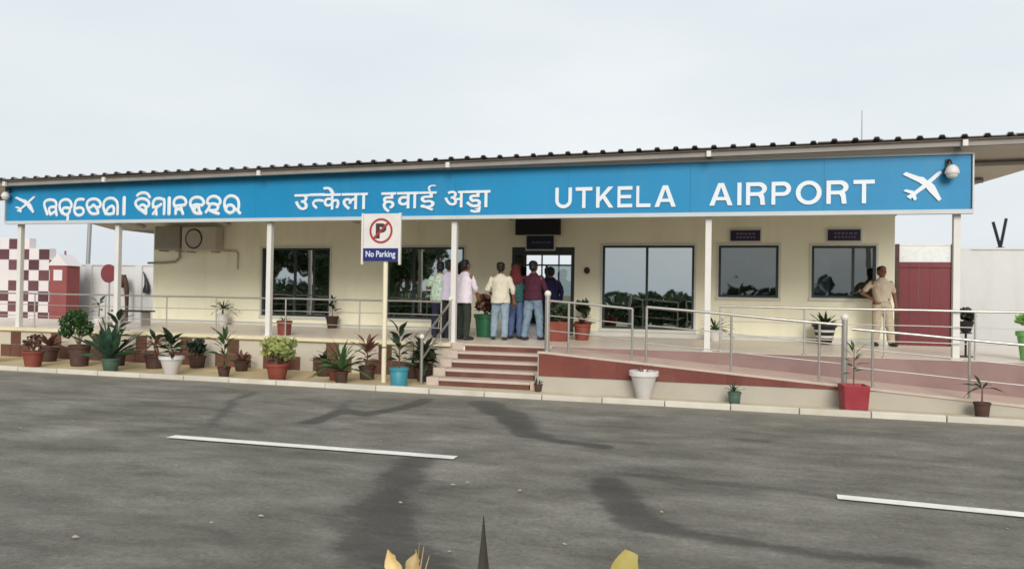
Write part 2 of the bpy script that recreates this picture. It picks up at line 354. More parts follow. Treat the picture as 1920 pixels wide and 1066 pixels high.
dm = N('ShaderNodeMath'); dm.operation = 'MULTIPLY'; dm.use_clamp = True; K(ad_.outputs['Fac'], dm.inputs[0]); K(n5.outputs['Fac'], dm.inputs[1])
dmx = N('ShaderNodeMix'); dmx.data_type = 'RGBA'; K(dm.outputs[0], dmx.inputs['Factor']); K(smx.outputs['Result'], dmx.inputs['A']); dmx.inputs['B'].default_value = (0.30, 0.265, 0.205, 1)
K(dmx.outputs['Result'], b.inputs['Base Color']); b.inputs['Roughness'].default_value = 0.85; b.inputs['Specular IOR Level'].default_value = 0.25
bp = N('ShaderNodeBump'); bp.inputs['Strength'].default_value = 0.8; bp.inputs['Distance'].default_value = 0.012
ad = N('ShaderNodeMath'); ad.operation = 'ADD'; K(n2.outputs['Fac'], ad.inputs[0]); K(n3.outputs['Fac'], ad.inputs[1]); K(ad.outputs[0], bp.inputs['Height']); K(bp.outputs[0], b.inputs['Normal'])
road = tag(link('road', me, rm), kind='structure')

def marking(pts):                                    # worn dash: a thin strip with a slightly ragged outline
    (ax, ay), (bx, by) = pts; n = 40; top, bot = [], []
    dx, dy = bx-ax, by-ay; ln = math.hypot(dx, dy); ux, uy = -dy/ln, dx/ln
    for i in range(n+1):
        s_ = i/n; j = 0.006*noise.noise((s_*9, ax, 1)); k = 0.006*noise.noise((s_*9, ax, 5))
        top.append((ax+dx*s_+ux*(0.08+j), ay+dy*s_+uy*(0.08+j))); bot.append((ax+dx*s_-ux*(0.08+k), ay+dy*s_-uy*(0.08+k)))
    v = [(x, y, 0.014) for x, y in bot]+[(x, y, 0.014) for x, y in top]
    return MB().add(v, [(i, i+1, n+2+i, n+1+i) for i in range(n)])
for d_ in ([(-6.28,7.62),(-2.77,7.68)], [(0.91,7.33),(4.4,7.08)]):
    tag(put('lane_marking', marking(d_), paintw), kind='structure')

k_root = tag(empty('kerb', (0, 12.5, 0)), kind='structure')
for i in range(44):
    x0 = -31+i*1.0
    dz = random.uniform(-0.006, 0.006); dy = random.uniform(-0.008, 0.008)
    bevel(put('kerb_stone', MB().box(x0+0.006, x0+0.994, 12.44+dy, 12.57+dy, -0.04, 0.085+dz), kerbw, k_root), 0.012, 2)
struct('planting_strip', MB().box(-31, -5.6, 12.58, 14.52, -0.04, 0.05), earth)
struct('forecourt_strip', MB().box(-5.598, 13, 12.58, 14.52, -0.04, 0.045), M('forecourt_concrete', L(190, 176, 150), 0.85, 0.12, 1.5, 0.2, 30, dirt=0.4, dirt_col=L(140, 120, 95)))
struct('verge', sheet(-31, 16, -3.0, 3.22, -0.02), M('verge_soil', L(120, 100, 72), 0.95, 0.25, 1.5, 0.5, 20, dirt=0.5, dirt_col=L(80, 84, 50)))

# ================================================================== PLATFORM, STEPS, RAMP
plat = tag(empty('veranda_platform', (-6, 16, 0)), kind='structure')
put('floor', MB().box(-24, 9, 14.56, 18.9, 0.5, FLOOR), floor_tile, plat)
bevel(put('edge_slab', MB().box(-24, -5.36, 14.44, 14.558, 0.665, FLOOR-0.003), M('edge_cream', L(206, 196, 164), 0.7, 0.08, 1.5, 0.1, dirt=0.35, dirt_col=L(150, 135, 105)), plat), 0.01)
put('front_wall', MB().box(-24, -5.36, 14.52, 14.6, 0.0, 0.664), plinth_white, plat)
put('front_wall', MB().box(-3.3, 9, 14.5, 14.558, 0.0, FLOOR-0.004), dark_tile, plat)
x = -23.6; ci = 0; ts = 0.30
tile_me = MB().box(-ts/2+0.006, ts/2-0.006, 0, 0.02, -ts/2+0.006, ts/2-0.006).mesh('brown_tile')
tile_me.materials.append(brown_tile)
while x < -5.7:
    k = ci % 4
    if k in (0, 1, 3):
        o = bpy.data.objects.new('tile', tile_me); col.objects.link(o); o.parent = plat
        z = 0.49 if k == 0 else 0.19
        o.location = Vector((x, 14.502, z))-plat.location
        if k == 0:
            o2 = o.copy(); col.objects.link(o2); o2.location = Vector((x, 14.502, 0.19))-plat.location
    x += ts; ci += 1

steps = tag(empty('entrance_steps', (-4.4, 14, 0.045)), 'five maroon steps with pink treads leading up to the entrance', 'steps')
for i in range(5):
    z0 = 0.045+i*0.139; z1 = z0+0.139; y0 = 13.2+i*0.335
    sl = -5.36+0.0*i
    r_ = put('riser', MB().box(sl+0.27, -3.42, y0+0.02, 14.558 if i < 4 else 14.556, z0, z1-0.05), M('step_riser', L(96, 62, 54), 0.5, 0.15, 2.2, 0.06, dirt=0.35, dirt_col=L(150, 115, 98)), steps)
    bevel(put('tread', MB().box(sl+0.24, -3.40, y0, min(y0+0.35, 14.60), z1-0.049, z1), pink, steps), 0.008)
    # stepped side cheeks
    bevel(put('cheek', MB().box(sl, sl+0.238, y0+0.005, min(y0+0.33, 14.558), 0.045, z1+0.012), pink, steps), 0.01)
    bevel(put('cheek', MB().box(-3.398, -3.24, y0+0.005, min(y0+0.33, 14.558), 0.045, z1+0.012), pink, steps), 0.01)

RF = 13.1
def rz(x): return min(0.728, 0.60-0.072*(x+1.33)) if x > -3.1 else 0.728
ramp = tag(empty('access_ramp', (1, 13.8, 0)), 'long access ramp with maroon edge band sloping down past the pots', 'ramp')
XE = 6.8
put('surface', MB().prism_xz([(-3.22, 0.60), (-3.1, 0.60), (XE, rz(XE)-0.12), (XE, rz(XE)), (-3.1, 0.728), (-3.22, 0.728)], RF+0.06, 14.498), M('ramp_floor', L(196, 172, 158), 0.6, 0.1, 1.6, 0.08, dirt=0.5, dirt_col=L(150, 122, 116)), ramp)
put('front_wall', MB().prism_xz([(-3.22, 0.0), (XE, 0.0), (XE, rz(XE)-0.012), (2.9, rz(2.9)-0.012), (2.42, 0.318), (-3.22, 0.318)], RF, RF+0.058), ramp_wall, ramp)
band = put('maroon_band', MB().prism_xz([(-3.22, 0.325), (2.36, 0.325), (-3.1, 0.70), (-3.22, 0.70)], RF-0.004, RF+0.056), M('grout', L(120, 96, 86), 0.8, 0.1, 3, 0.05), ramp)
bt_ = M('band_tile', L(104, 56, 49), 0.45, 0.15, 2.2, 0.06, dirt=0.35, dirt_col=L(142, 104, 90), rand=0.14)
topz = lambda x: 0.705 if x < -3.1 else 0.705-(x+3.1)*0.385/5.53
x = -3.22
while x < 2.2:
    a_, b2 = x+0.003, min(x+0.45, 2.40)-0.003; dy = random.uniform(0, 0.003)
    put('tile', MB().prism_xz([(a_, 0.32), (b2, 0.32), (b2, max(0.322, topz(b2))), (a_, topz(a_))], RF-0.012-dy, RF-0.003), bt_, band); x += 0.45
put('end_wall', MB().box(-3.238, -3.222, RF+0.002, 14.49, 0.05, 0.70), ramp_wall, ramp)
edge = MB()
edge.prism_xz([(-3.24, 0.706), (-3.1, 0.706), (XE, rz(XE)-0.02), (XE, rz(XE)+0.018), (-3.1, 0.746), (-3.24, 0.746)], RF-0.022, RF+0.06)
put('edge_strip', edge, pink, ramp)

# ================================================================== TERMINAL BUILDING
B = tag(empty('terminal_building', (-6.4, 18.9, FLOOR)), 'long single storey cream terminal building with corrugated roof and white veranda posts', 'building')
YW = 18.9
def wall_grid(xs0, xs1, z0, z1, openings, y, th):
    xs = sorted({xs0, xs1, *[o[0] for o in openings], *[o[1] for o in openings]})
    zs = sorted({z0, z1, *[o[2] for o in openings], *[o[3] for o in openings]})
    mb = MB()
    inside = lambda x, z: any(o[0] < x < o[1] and o[2] < z < o[3] for o in openings)
    for a, b_ in zip(xs[:-1], xs[1:]):
        for c, d in zip(zs[:-1], zs[1:]):
            if inside((a+b_)/2, (c+d)/2): continue
            mb.add([(a,y,c),(b_,y,c),(b_,y,d),(a,y,d)], [(0,1,2,3)]); mb.add([(a,y+th,c),(b_,y+th,c),(b_,y+th,d),(a,y+th,d)], [(3,2,1,0)])
    for a, b_, c, d in openings:
        mb.add([(a,y,c),(a,y+th,c),(a,y+th,d),(a,y,d)], [(0,1,2,3)]); mb.add([(b_,y,c),(b_,y+th,c),(b_,y+th,d),(b_,y,d)], [(3,2,1,0)])
        mb.add([(a,y,d),(b_,y,d),(b_,y+th,d),(a,y+th,d)], [(3,2,1,0)]); mb.add([(a,y,c),(b_,y,c),(b_,y+th,c),(a,y+th,c)], [(0,1,2,3)])
    return mb
OPN = {'w1': (-12.66,-10.54,1.02,2.9), 'w2': (-8.84,-6.68,1.03,2.92), 'door': (-5.39,-3.77,FLOOR,2.92), 'gd': (-3.07,-0.87,0.93,2.96), 'w4': (-0.31,1.03,1.74,2.96), 'w5': (1.75,3.1,1.76,2.95)}
XL, XR, ZT = -16.3, 3.48, 4.05
put('front_wall', wall_grid(XL, XR, 0, ZT, list(OPN.values()), YW, 0.2), cream, B)
put('side_wall', MB().box(XL, XL+0.2, YW+0.202, 26.0, 0, ZT-0.4), cream, B)
put('side_wall', MB().box(XR-0.2, XR, YW+0.202, 26.0, 0, ZT-0.4), cream, B)
put('rear_wall', wall_grid(XL, XR, 0, ZT-0.5, [(-6.95, -5.15, 1.3, 3.1)], 26.002, 0.2), cream, B)
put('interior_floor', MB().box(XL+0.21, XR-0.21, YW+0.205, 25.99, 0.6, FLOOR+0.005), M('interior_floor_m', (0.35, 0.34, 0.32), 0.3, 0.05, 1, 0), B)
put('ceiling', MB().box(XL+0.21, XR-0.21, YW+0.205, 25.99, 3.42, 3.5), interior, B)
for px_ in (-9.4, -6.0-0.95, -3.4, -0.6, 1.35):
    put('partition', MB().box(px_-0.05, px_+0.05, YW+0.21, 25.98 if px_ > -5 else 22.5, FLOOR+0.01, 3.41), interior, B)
put('skirting', MB().box(XL, -5.45, YW-0.015, YW-0.001, FLOOR+0.002, FLOOR+0.10), white_frame, B)
put('skirting', MB().box(-3.71, XR, YW-0.015, YW-0.001, FLOOR+0.002, FLOOR+0.12), white_frame, B)
def window(o, mull, glass, sill=True, rails=(), fw_=0.055):
    a, b_, c, d = o; y = YW+0.05
    f = MB(); f.box(a, a+fw_, y-0.03, y+0.03, c, d); f.box(b_-fw_, b_, y-0.03, y+0.03, c, d)
    f.box(a+fw_, b_-fw_, y-0.03, y+0.03, d-fw_, d); f.box(a+fw_, b_-fw_, y-0.03, y+0.03, c, c+fw_)
    wo = put('window', f, dark_frame, B)
    edges = [a+fw_]+[q for q in mull]+[b_-fw_]
    for q in mull: put('mullion', MB().box(q-0.028, q+0.028, y-0.026, y+0.026, c+fw_, d-fw_), dark_frame, wo)
    for r_ in rails: put('glazing_bar', MB().box(a+fw_, b_-fw_, y-0.022, y+0.022, r_-0.02, r_+0.02), dark_frame, wo)
    for i, (e0, e1) in enumerate(zip(edges[:-1], edges[1:])):
        g0 = e0+(0.028 if i else 0); g1 = e1-(0.028 if i < len(edges)-2 else 0)
        yy = y+(0.006 if i % 2 else -0.006)
        tl = random.uniform(-0.004, 0.004)
        p = MB().add([(g0,yy-tl,c+fw_),(g1,yy+tl,c+fw_),(g1,yy+tl,d-fw_),(g0,yy-tl,d-fw_)], [(0,1,2,3)])
        put('pane', p, glass, wo)
    if sill: put('sill', MB().box(a-0.06, b_+0.06, YW-0.05, YW-0.001, c-0.07, c-0.004), white_frame, wo)
    # pale moulding around the opening
    mo = MB(); g = 0.05
    mo.box(a-g, a-0.002, YW-0.02, YW-0.002, c, d+g); mo.box(b_+0.002, b_+g, YW-0.02, YW-0.002, c, d+g); mo.box(a-0.002, b_+0.002, YW-0.02, YW-0.002, d+0.002, d+g)
    put('surround', mo, white_frame, wo)
    return wo
window(OPN['w1'], (-11.64, -11.05), glass_r); window(OPN['w2'], (-8.1, -7.4), glass_r)
window(OPN['gd'], (-1.99,), glass_r); window(OPN['w4'], (), glass_d); window(OPN['w5'], (2.63,), glass_d)
a, b_, c, d = OPN['door']; y = YW+0.06
f = MB(); f.box(a, a+0.09, y-0.05, y+0.05, c, d); f.box(b_-0.09, b_, y-0.05, y+0.05, c, d); f.box(a+0.09, b_-0.09, y-0.05, y+0.05, d-0.2, d); f.box(a+0.09, b_-0.09, y-0.03, y+0.03, 2.45, 2.49)
dr = put('door', f, dark_frame, B)
lf = MB(); lf.box(a+0.095, a+0.165, y+0.06, y+0.80, c+0.02, 2.44); put('leaf', lf, dark_frame, dr)
lf = MB(); lf.box(b_-0.75, b_-0.70, y-0.02, y+0.02, c, 2.448); lf.box(b_-0.70, b_-0.092, y-0.018, y+0.018, c+0.003, c+0.1); put('leaf', lf, dark_frame, dr)
put('pane', MB().add([(b_-0.70,y,c+0.1),(b_-0.09,y,c+0.1),(b_-0.09,y,2.45),(b_-0.70,y,2.45)], [(0,1,2,3)]), glass_d, dr)
# rear window frame seen through the doorway
f = MB(); 
for q in (-6.95, -6.37, -5.77, -5.19): f.box(q, q+0.045, 26.05, 26.1, 1.3, 3.1)
put('rear_window', f, dark_frame, B)
cur = MB(); n = 14
v = []
for i in range(n+1): v.append((1.86+i*0.022, YW+0.32+0.025*math.sin(i*1.5), 1.75)); v.append((1.86+i*0.022, YW+0.32+0.025*math.sin(i*1.5), 2.75))
put('curtain', cur.add(v, [(2*i, 2*i+2, 2*i+3, 2*i+1) for i in range(n)]), curtain_m, B, 60)

# roof: corrugated sheets on purlins, sloping down to the rear, right end cut at a slant
def roof_z(x, y): return 4.24+0.0105*(x+17) - (y-14.25)*0.12
def right_x(y): return 6.5-(y-14.0)*0.56
RY0, RY1 = 14.25, 19.9
roof = put('roof', MB().add([(-18.6, RY0+0.03, roof_z(-18.6, RY0)-0.035), (right_x(RY0), RY0+0.03, roof_z(6, RY0)-0.035), (right_x(RY1), RY1, roof_z(3.5, RY1)-0.035), (-18.6, RY1, roof_z(-18.6, RY1)-0.035)], [(3,2,1,0)]), soffit, B)
RL = -18.6; sw = 1.0; i = 0
while RL+i*sw < 6.4:
    x0 = RL+i*sw; x1 = min(x0+sw+0.02, 6.5); prof = []
    for k in range(3):
        q = x0+k*sw/3
        prof += [(q, 0), (q+0.20, 0), (q+0.225, 0.045), (q+0.29, 0.045), (q+0.315, 0)]
    prof.append((x1, 0.0))
    yf = RY0+random.uniform(-0.025, 0.025); vs_, fs_ = [], []; dz = random.uniform(-0.006, 0.008)+(0.003 if i % 2 else 0)
    for (q, h) in prof:
        q1 = min(q, right_x(yf)); q2 = min(q, right_x(26.2) if False else max(x0, right_x(RY1)))
        yb = RY1 if q <= right_x(RY1) else max(yf+0.05, 14.0+(6.5-q)/0.56)
        vs_ += [(q, yf, roof_z(q, yf)+h+dz), (q, yb, roof_z(q, yb)+h+dz), (q, yf, roof_z(q, yf)+h+dz-0.012), (q, yb, roof_z(q, yb)+h+dz-0.012)]
    for k in range(len(prof)-1):
        a = k*4; b2 = a+4
        fs_ += [(a, b2, b2+1, a+1), (a+2, a+3, b2+3, b2+2), (a, a+2, b2+2, b2)]
    put('roof_sheet', MB().add(vs_, fs_), roofm, roof); i += 1
# rear slope beyond the ridge keeps the rooms covered
put('rear_roof', MB().add([(-18.6, RY1+0.01, roof_z(-18.6, RY1)), (XR+0.3, RY1+0.01, roof_z(3, RY1)), (XR+0.3, 27, 3.66), (-18.6, 27, 3.5)], [(0,1,2,3)]), roofm, B)
# eave gutter beam and purlins
eb = MB(); eb.add([(-18.5, 14.36, roof_z(-18.5, 14.36)-0.13), (5.9, 14.36, roof_z(5.9, 14.36)-0.13), (5.9, 14.42, roof_z(5.9, 14.42)-0.13), (-18.5, 14.42, roof_z(-18.5, 14.42)-0.13),
   (-18.5, 14.36, roof_z(-18.5, 14.36)-0.04), (5.9, 14.36, roof_z(5.9, 14.36)-0.04), (5.9, 14.42, roof_z(5.9, 14.42)-0.04), (-18.5, 14.42, roof_z(-18.5, 14.42)-0.04)],
   [(0,3,2,1),(4,5,6,7),(0,1,5,4),(1,2,6,5),(2,3,7,6),(3,0,4,7)])
put('eave_beam', eb, steel_beam, B)
for yy in (15.6, 16.8, 18.0):
    xr = right_x(yy)-0.3
    p = MB().tube([(-18.5, yy, roof_z(-18.5, yy)-0.09), (xr, yy, roof_z(xr, yy)-0.09)], 0.05, 4)
    put('purlin', p, steel_beam, B)
for (xx) in (-16.62, -13.74, -9.71, -5.43, -0.43, 3.68):
    pz = roof_z(xx, 14.74)-0.05
    bevel(put('veranda_post', MB().box(xx-0.055, xx+0.055, 14.73, 14.84, FLOOR, pz), white, B), 0.006)
    put('rafter', MB().tube([(xx, 14.86, roof_z(xx, 14.86)-0.17), (xx, 18.88, roof_z(xx, 18.88)-0.16)], 0.06, 4), soffit, B)
    put('base_plate', MB().box(xx-0.09, xx+0.09, 14.70, 14.88, FLOOR+0.001, FLOOR+0.012), white, B)
    bevel(put('bracket', MB().box(xx-0.04, xx+0.04, 14.28, 14.35, roof_z(xx, 14.3)-0.15, roof_z(xx, 14.3)-0.045), white, B), 0.005)

# ================================================================== SIGN BOARD
FZ0, FZ1 = 3.29, 4.215; FX0, FX1 = -16.9, 3.85
S = tag(empty('airport_sign_board', (-6.5, 14.66, FZ0)), 'long blue sign board with white lettering in three scripts', 'sign')
for i in range(9):                                   # the sheet joints show faintly
    x0 = FX0+i*(FX1-FX0)/9; x1 = FX0+(i+1)*(FX1-FX0)/9
    put('panel', MB().box(x0+0.0015, x1-0.0015, 14.62+0.001*(i % 2), 14.70, FZ0, FZ1), blue, S)
bt = MB().box(FX0-0.02, FX1+0.02, 14.59, 14.72, FZ0-0.075, FZ0-0.002); put('bottom_trim', bt, trim, S)
put('top_trim', MB().box(FX0-0.02, FX1+0.02, 14.59, 14.72, FZ1+0.002, FZ1+0.045), trim, S)
put('end_trim', MB().box(FX0-0.045, FX0-0.021, 14.595, 14.72, FZ0-0.075, FZ1+0.045), trim, S)
put('end_trim', MB().box(FX1+0.021, FX1+0.045, 14.595, 14.72, FZ0-0.075, FZ1+0.045), trim, S)
YF = 14.617
def curve_letter(polys, x, z, w_, h_, nm='letter', y=YF, depth=0.02, mat=letter_white, parent=S):
    """flat letter from closed outlines in a unit box (holes by even-odd)"""
    cu = bpy.data.curves.new('tmp', 'CURVE'); cu.dimensions = '2D'; cu.fill_mode = 'BOTH'; cu.extrude = depth/2
    for p in polys:
        sp_ = cu.splines.new('POLY'); sp_.points.add(len(p)-1); sp_.use_cyclic_u = True
        for i, (a, b_) in enumerate(p): sp_.points[i].co = (a*w_, b_*h_, 0, 1)
    o = bpy.data.objects.new('tmp', cu); col.objects.link(o)
    me = bpy.data.meshes.new_from_object(o.evaluated_get(bpy.context.evaluated_depsgraph_get()))
    bpy.data.objects.remove(o); bpy.data.curves.remove(cu)
    q = link(nm, me, mat, parent); me.name = nm
    me.transform(Matrix.Translation(Vector((x, y-depth/2, z))-rootloc(parent)) @ Matrix.Rotation(R(90), 4, 'X'))
    return q
def arc(cx, cy, rx, ry, a0, a1, n=14): return [(cx+rx*math.cos(R(a0+(a1-a0)*i/n)), cy+ry*math.sin(R(a0+(a1-a0)*i/n))) for i in range(n+1)]
tS = 0.2; tH = 0.17
GL = {
 'U': [[(0,1),(0,.38)]+arc(.5,.38,.5,.38,180,360)+[(1,1),(1-tS,1),(1-tS,.38)]+arc(.5,.38,.5-tS,.38-tH,360,180)+[(tS,1)]],
 'T': [[(0,1),(0,1-tH),(.5-tS/2,1-tH),(.5-tS/2,0),(.5+tS/2,0),(.5+tS/2,1-tH),(1,1-tH),(1,1)]],
 'K': [[(0,0),(0,1),(tS,1),(tS,.52),(.70,1),(.98,1),(.52,.58),(1,0),(.74,0),(.38,.44),(tS,.28),(tS,0)]],
 'E': [[(0,0),(0,1),(1,1),(1,1-tH),(tS,1-tH),(tS,.59),(.92,.59),(.92,.43),(tS,.43),(tS,tH),(1,tH),(1,0)]],
 'L': [[(0,0),(0,1),(tS,1),(tS,tH),(1,tH),(1,0)]],
 'A': [[(0,0),(.38,1),(.62,1),(1,0),(.79,0),(.71,.23),(.29,.23),(.21,0)], [(.35,.38),(.65,.38),(.5,.82)]],
 'I': [[(0,0),(0,1),(1,1),(1,0)]],
 'P': [[(0,0),(0,1),(.6,1)]+arc(.6,.69,.4,.31,90,-90)+[(tS,.38),(tS,0)], [(tS,1-tH),(.57,1-tH)]+arc(.57,.685,.2,.145,90,-90)+[(tS,.54)]],
 'R': [[(0,0),(0,1),(.6,1)]+arc(.6,.72,.4,.28,90,-55)+[(.88,.36),(.92,0),(.70,0),(.67,.28),(.58,.40),(tS,.40),(tS,0)], [(tS,1-tH),(.57,1-tH)]+arc(.57,.695,.2,.135,90,-90)+[(tS,.56)]],
 'O': [arc(.5,.5,.5,.52,0,346,26), arc(.5,.5,.5-tS*.92,.52-tH,0,346,26)],
}
def word(txt, x0, x1, z, h, widths):
    tot = sum(widths[c] for c in txt)+0.22*(len(txt)-1); u = (x1-x0)/tot; x = x0
    for c in txt:
        curve_letter(GL[c], x, z, widths[c]*u, h); x += (widths[c]+0.22)*u
WD = {'U': .95, 'T': .95, 'K': .98, 'E': .82, 'L': .78, 'A': 1.15, 'I': .2, 'R': 1.0, 'P': .92, 'O': 1.2}
word('UTKELA', -3.31, -1.02, 3.40, 0.40, WD)
word('AIRPORT', -0.42, 2.36, 3.41, 0.41, WD)
# Hindi: one built-in-font glyph group per letter, each a hair deeper than the next so that head lines may overlap
def glyph(txt, x, z, size, w_=None, y=YF, mat=letter_white, parent=S, nm='letter', off=0.015, depth=0.02, sx=None, sz=None, shear=0.0):
    cu = bpy.data.curves.new('tmp', 'FONT'); cu.body = txt; cu.size = size; cu.offset = off*size; cu.extrude = depth/2
    o = bpy.data.objects.new('tmp', cu); col.objects.link(o)
    me = bpy.data.meshes.new_from_object(o.evaluated_get(bpy.context.evaluated_depsgraph_get()))
    bpy.data.objects.remove(o); bpy.data.curves.remove(cu)
    co = np.empty(len(me.vertices)*3, np.float32); me.vertices.foreach_get('co', co); co = co.reshape(-1, 3)
    mn, mxx = co.min(0), co.max(0)
    k = (w_/(mxx[0]-mn[0])) if w_ else 1.0
    co[:, 0] = (co[:, 0]-mn[0])*k
    if sz: co[:, 1] *= sz
    me.vertices.foreach_set('co', co.ravel())
    me.transform(Matrix.Translation(Vector((x, y-depth/2, z))-rootloc(parent)) @ Matrix.Rotation(R(90), 4, 'X'))
    me.name = nm
    return link(nm, me, mat, parent)
HZ, HS = 3.452, 0.52
seq = [('उ', -9.02, .36), ('क', -8.34, .42), ('ल', -7.90, .42), ('ा', -7.47, .17),
       ('ह', -6.99, .33), ('व', -6.64, .34), ('ा', -6.32, .16), ('ई', -6.15, .38),
       ('अ', -5.60, .45), ('ड', -5.15, .36), ('ा', -4.80, .17)]
for i, (g_, x, w_) in enumerate(seq): glyph(g_, x, HZ, HS, w_, y=YF-0.0008*(i % 4), off=0.009 if g_ in 'अई' else 0.015)
glyph('े', -8.34, HZ, HS, .28, y=YF-0.0036)
def stroke(paths, x, z, w_, h_, r_=0.033, nm='letter'):
    mb = MB()
    for p in paths:
        mb.tube([(x+a*w_, YF-0.004, z+b_*h_) for a, b_ in p], r_, 8, True, 0.32, 1.0, True)
    return put(nm, mb, letter_white, S, 60)
# tubes lie in the XZ plane: first ring axis is Y, so sx squashes the depth
stroke([[(-.05, 1), (1.05, 1)], [(.95, .58), (.7, .62), (.35, .6), (.2, .45), (.25, .28), (.45, .12)], ], -8.64, 3.455, .30, .31, 0.03)      # half ta
stroke([[(0, 1), (.05, .8), (.5, .85), (.9, .7), (.9, .45), (.45, .4), (.9, .3), (.85, .05), (.4, .0), (.1, .12)]], -5.05, 3.36, .23, .14, 0.026)    # lower dda of the conjunct
# Odia: rounded strokes
ODIA = [   # strokes of each letter on the board, metres (x, z)
 (0.036, [[(-15.656, 3.436), (-15.711, 3.556), (-15.752, 3.659), (-15.731, 3.739), (-15.635, 3.777), (-15.511, 3.776), (-15.421, 3.735), (-15.394, 3.655), (-15.407, 3.599)], [(-15.407, 3.599), (-15.497, 3.611), (-15.587, 3.589), (-15.607, 3.521), (-15.559, 3.43)], [(-15.407, 3.599), (-15.401, 3.508), (-15.38, 3.416)], [(-15.559, 3.43), (-15.47, 3.474), (-15.401, 3.508)]]),
 (0.036, [[(-15.208, 3.449), (-15.277, 3.54), (-15.297, 3.643), (-15.263, 3.734), (-15.152, 3.778), (-15.028, 3.76), (-14.959, 3.685), (-14.953, 3.605), (-15.001, 3.572)], [(-15.001, 3.572), (-15.111, 3.584), (-15.194, 3.562), (-15.208, 3.483), (-15.132, 3.425), (-15.042, 3.441), (-14.994, 3.503), (-15.001, 3.572)], [(-15.056, 3.436), (-15.049, 3.367), (-15.056, 3.299)]]),
 (0.036, [[(-14.601, 3.772), (-14.711, 3.779), (-14.801, 3.752), (-14.842, 3.672), (-14.856, 3.581), (-14.856, 3.49), (-14.794, 3.416), (-14.698, 3.403), (-14.615, 3.442), (-14.594, 3.51), (-14.642, 3.568), (-14.725, 3.58), (-14.822, 3.558)]]),
 (0.036, [[(-14.174, 3.443), (-14.298, 3.428), (-14.394, 3.457), (-14.477, 3.566), (-14.505, 3.657), (-14.463, 3.737), (-14.367, 3.775), (-14.256, 3.774), (-14.153, 3.728), (-14.112, 3.642), (-14.139, 3.585)], [(-14.463, 3.566), (-14.38, 3.588), (-14.312, 3.638), (-14.243, 3.586), (-14.139, 3.585)], [(-14.243, 3.586), (-14.194, 3.518), (-14.174, 3.443)]]),
 (0.036, [[(-13.967, 3.435), (-14.022, 3.55), (-14.029, 3.652), (-13.981, 3.743), (-13.87, 3.787), (-13.746, 3.775), (-13.657, 3.705), (-13.629, 3.591), (-13.629, 3.415)], [(-13.967, 3.435), (-13.912, 3.537), (-13.857, 3.582), (-13.781, 3.604), (-13.733, 3.547), (-13.739, 3.433)], [(-13.967, 3.43), (-13.857, 3.417), (-13.739, 3.433)]]),
 (0.047, [[(-13.45, 3.788), (-13.45, 3.419)]]),
 (0.036, [[(-12.84, 3.415), (-12.956, 3.484), (-13.065, 3.553), (-13.135, 3.649), (-13.096, 3.722), (-12.987, 3.761), (-12.863, 3.745), (-12.778, 3.69), (-12.762, 3.615), (-12.809, 3.569)], [(-13.018, 3.579), (-12.956, 3.619), (-12.879, 3.597), (-12.84, 3.529), (-12.894, 3.483), (-12.964, 3.511)], [(-12.84, 3.529), (-12.84, 3.415)]]),
 (0.036, [[(-13.088, 3.836), (-13.018, 3.882), (-12.91, 3.894), (-12.809, 3.865), (-12.747, 3.79)]]),
 (0.036, [[(-12.646, 3.559), (-12.654, 3.654), (-12.599, 3.74), (-12.491, 3.759), (-12.397, 3.737), (-12.351, 3.702), (-12.351, 3.406)], [(-12.646, 3.559), (-12.568, 3.565), (-12.491, 3.59), (-12.436, 3.623)], [(-12.537, 3.571), (-12.568, 3.504), (-12.553, 3.396)], [(-12.646, 3.411), (-12.568, 3.491)]]),
 (0.047, [[(-12.219, 3.754), (-12.219, 3.41)]]),
 (0.036, [[(-12.072, 3.576), (-12.095, 3.657), (-12.048, 3.744), (-11.932, 3.776), (-11.823, 3.747), (-11.769, 3.665), (-11.8, 3.598)], [(-12.072, 3.576), (-11.947, 3.587), (-11.8, 3.598)], [(-12.025, 3.569), (-12.04, 3.481), (-12.04, 3.407)], [(-11.916, 3.587), (-11.885, 3.492), (-11.846, 3.404)], [(-12.04, 3.481), (-11.963, 3.507), (-11.885, 3.492)]]),
 (0.036, [[(-11.365, 3.402), (-11.528, 3.419), (-11.606, 3.528), (-11.66, 3.63), (-11.614, 3.73), (-11.482, 3.768), (-11.358, 3.732), (-11.303, 3.643), (-11.35, 3.584)], [(-11.621, 3.568), (-11.513, 3.6), (-11.42, 3.592), (-11.35, 3.584)], [(-11.544, 3.459), (-11.528, 3.54), (-11.435, 3.545), (-11.42, 3.47), (-11.365, 3.402)]]),
 (0.036, [[(-11.241, 3.434), (-11.171, 3.52), (-11.156, 3.6), (-11.218, 3.642), (-11.171, 3.742), (-11.047, 3.78), (-10.923, 3.738), (-10.877, 3.649), (-10.939, 3.57)], [(-11.156, 3.6), (-11.047, 3.612), (-10.939, 3.57), (-10.954, 3.489), (-11.047, 3.464), (-11.14, 3.466)], [(-11.14, 3.466), (-11.032, 3.423), (-10.915, 3.394)]]),
 (0.036, [[(-10.628, 3.403), (-10.721, 3.458), (-10.768, 3.58), (-10.752, 3.701), (-10.659, 3.774), (-10.535, 3.771), (-10.434, 3.702), (-10.403, 3.574), (-10.419, 3.453), (-10.372, 3.398)], [(-10.628, 3.403), (-10.535, 3.441), (-10.52, 3.522), (-10.597, 3.577), (-10.69, 3.565), (-10.721, 3.512)], [(-10.52, 3.495), (-10.419, 3.453)]]),
]
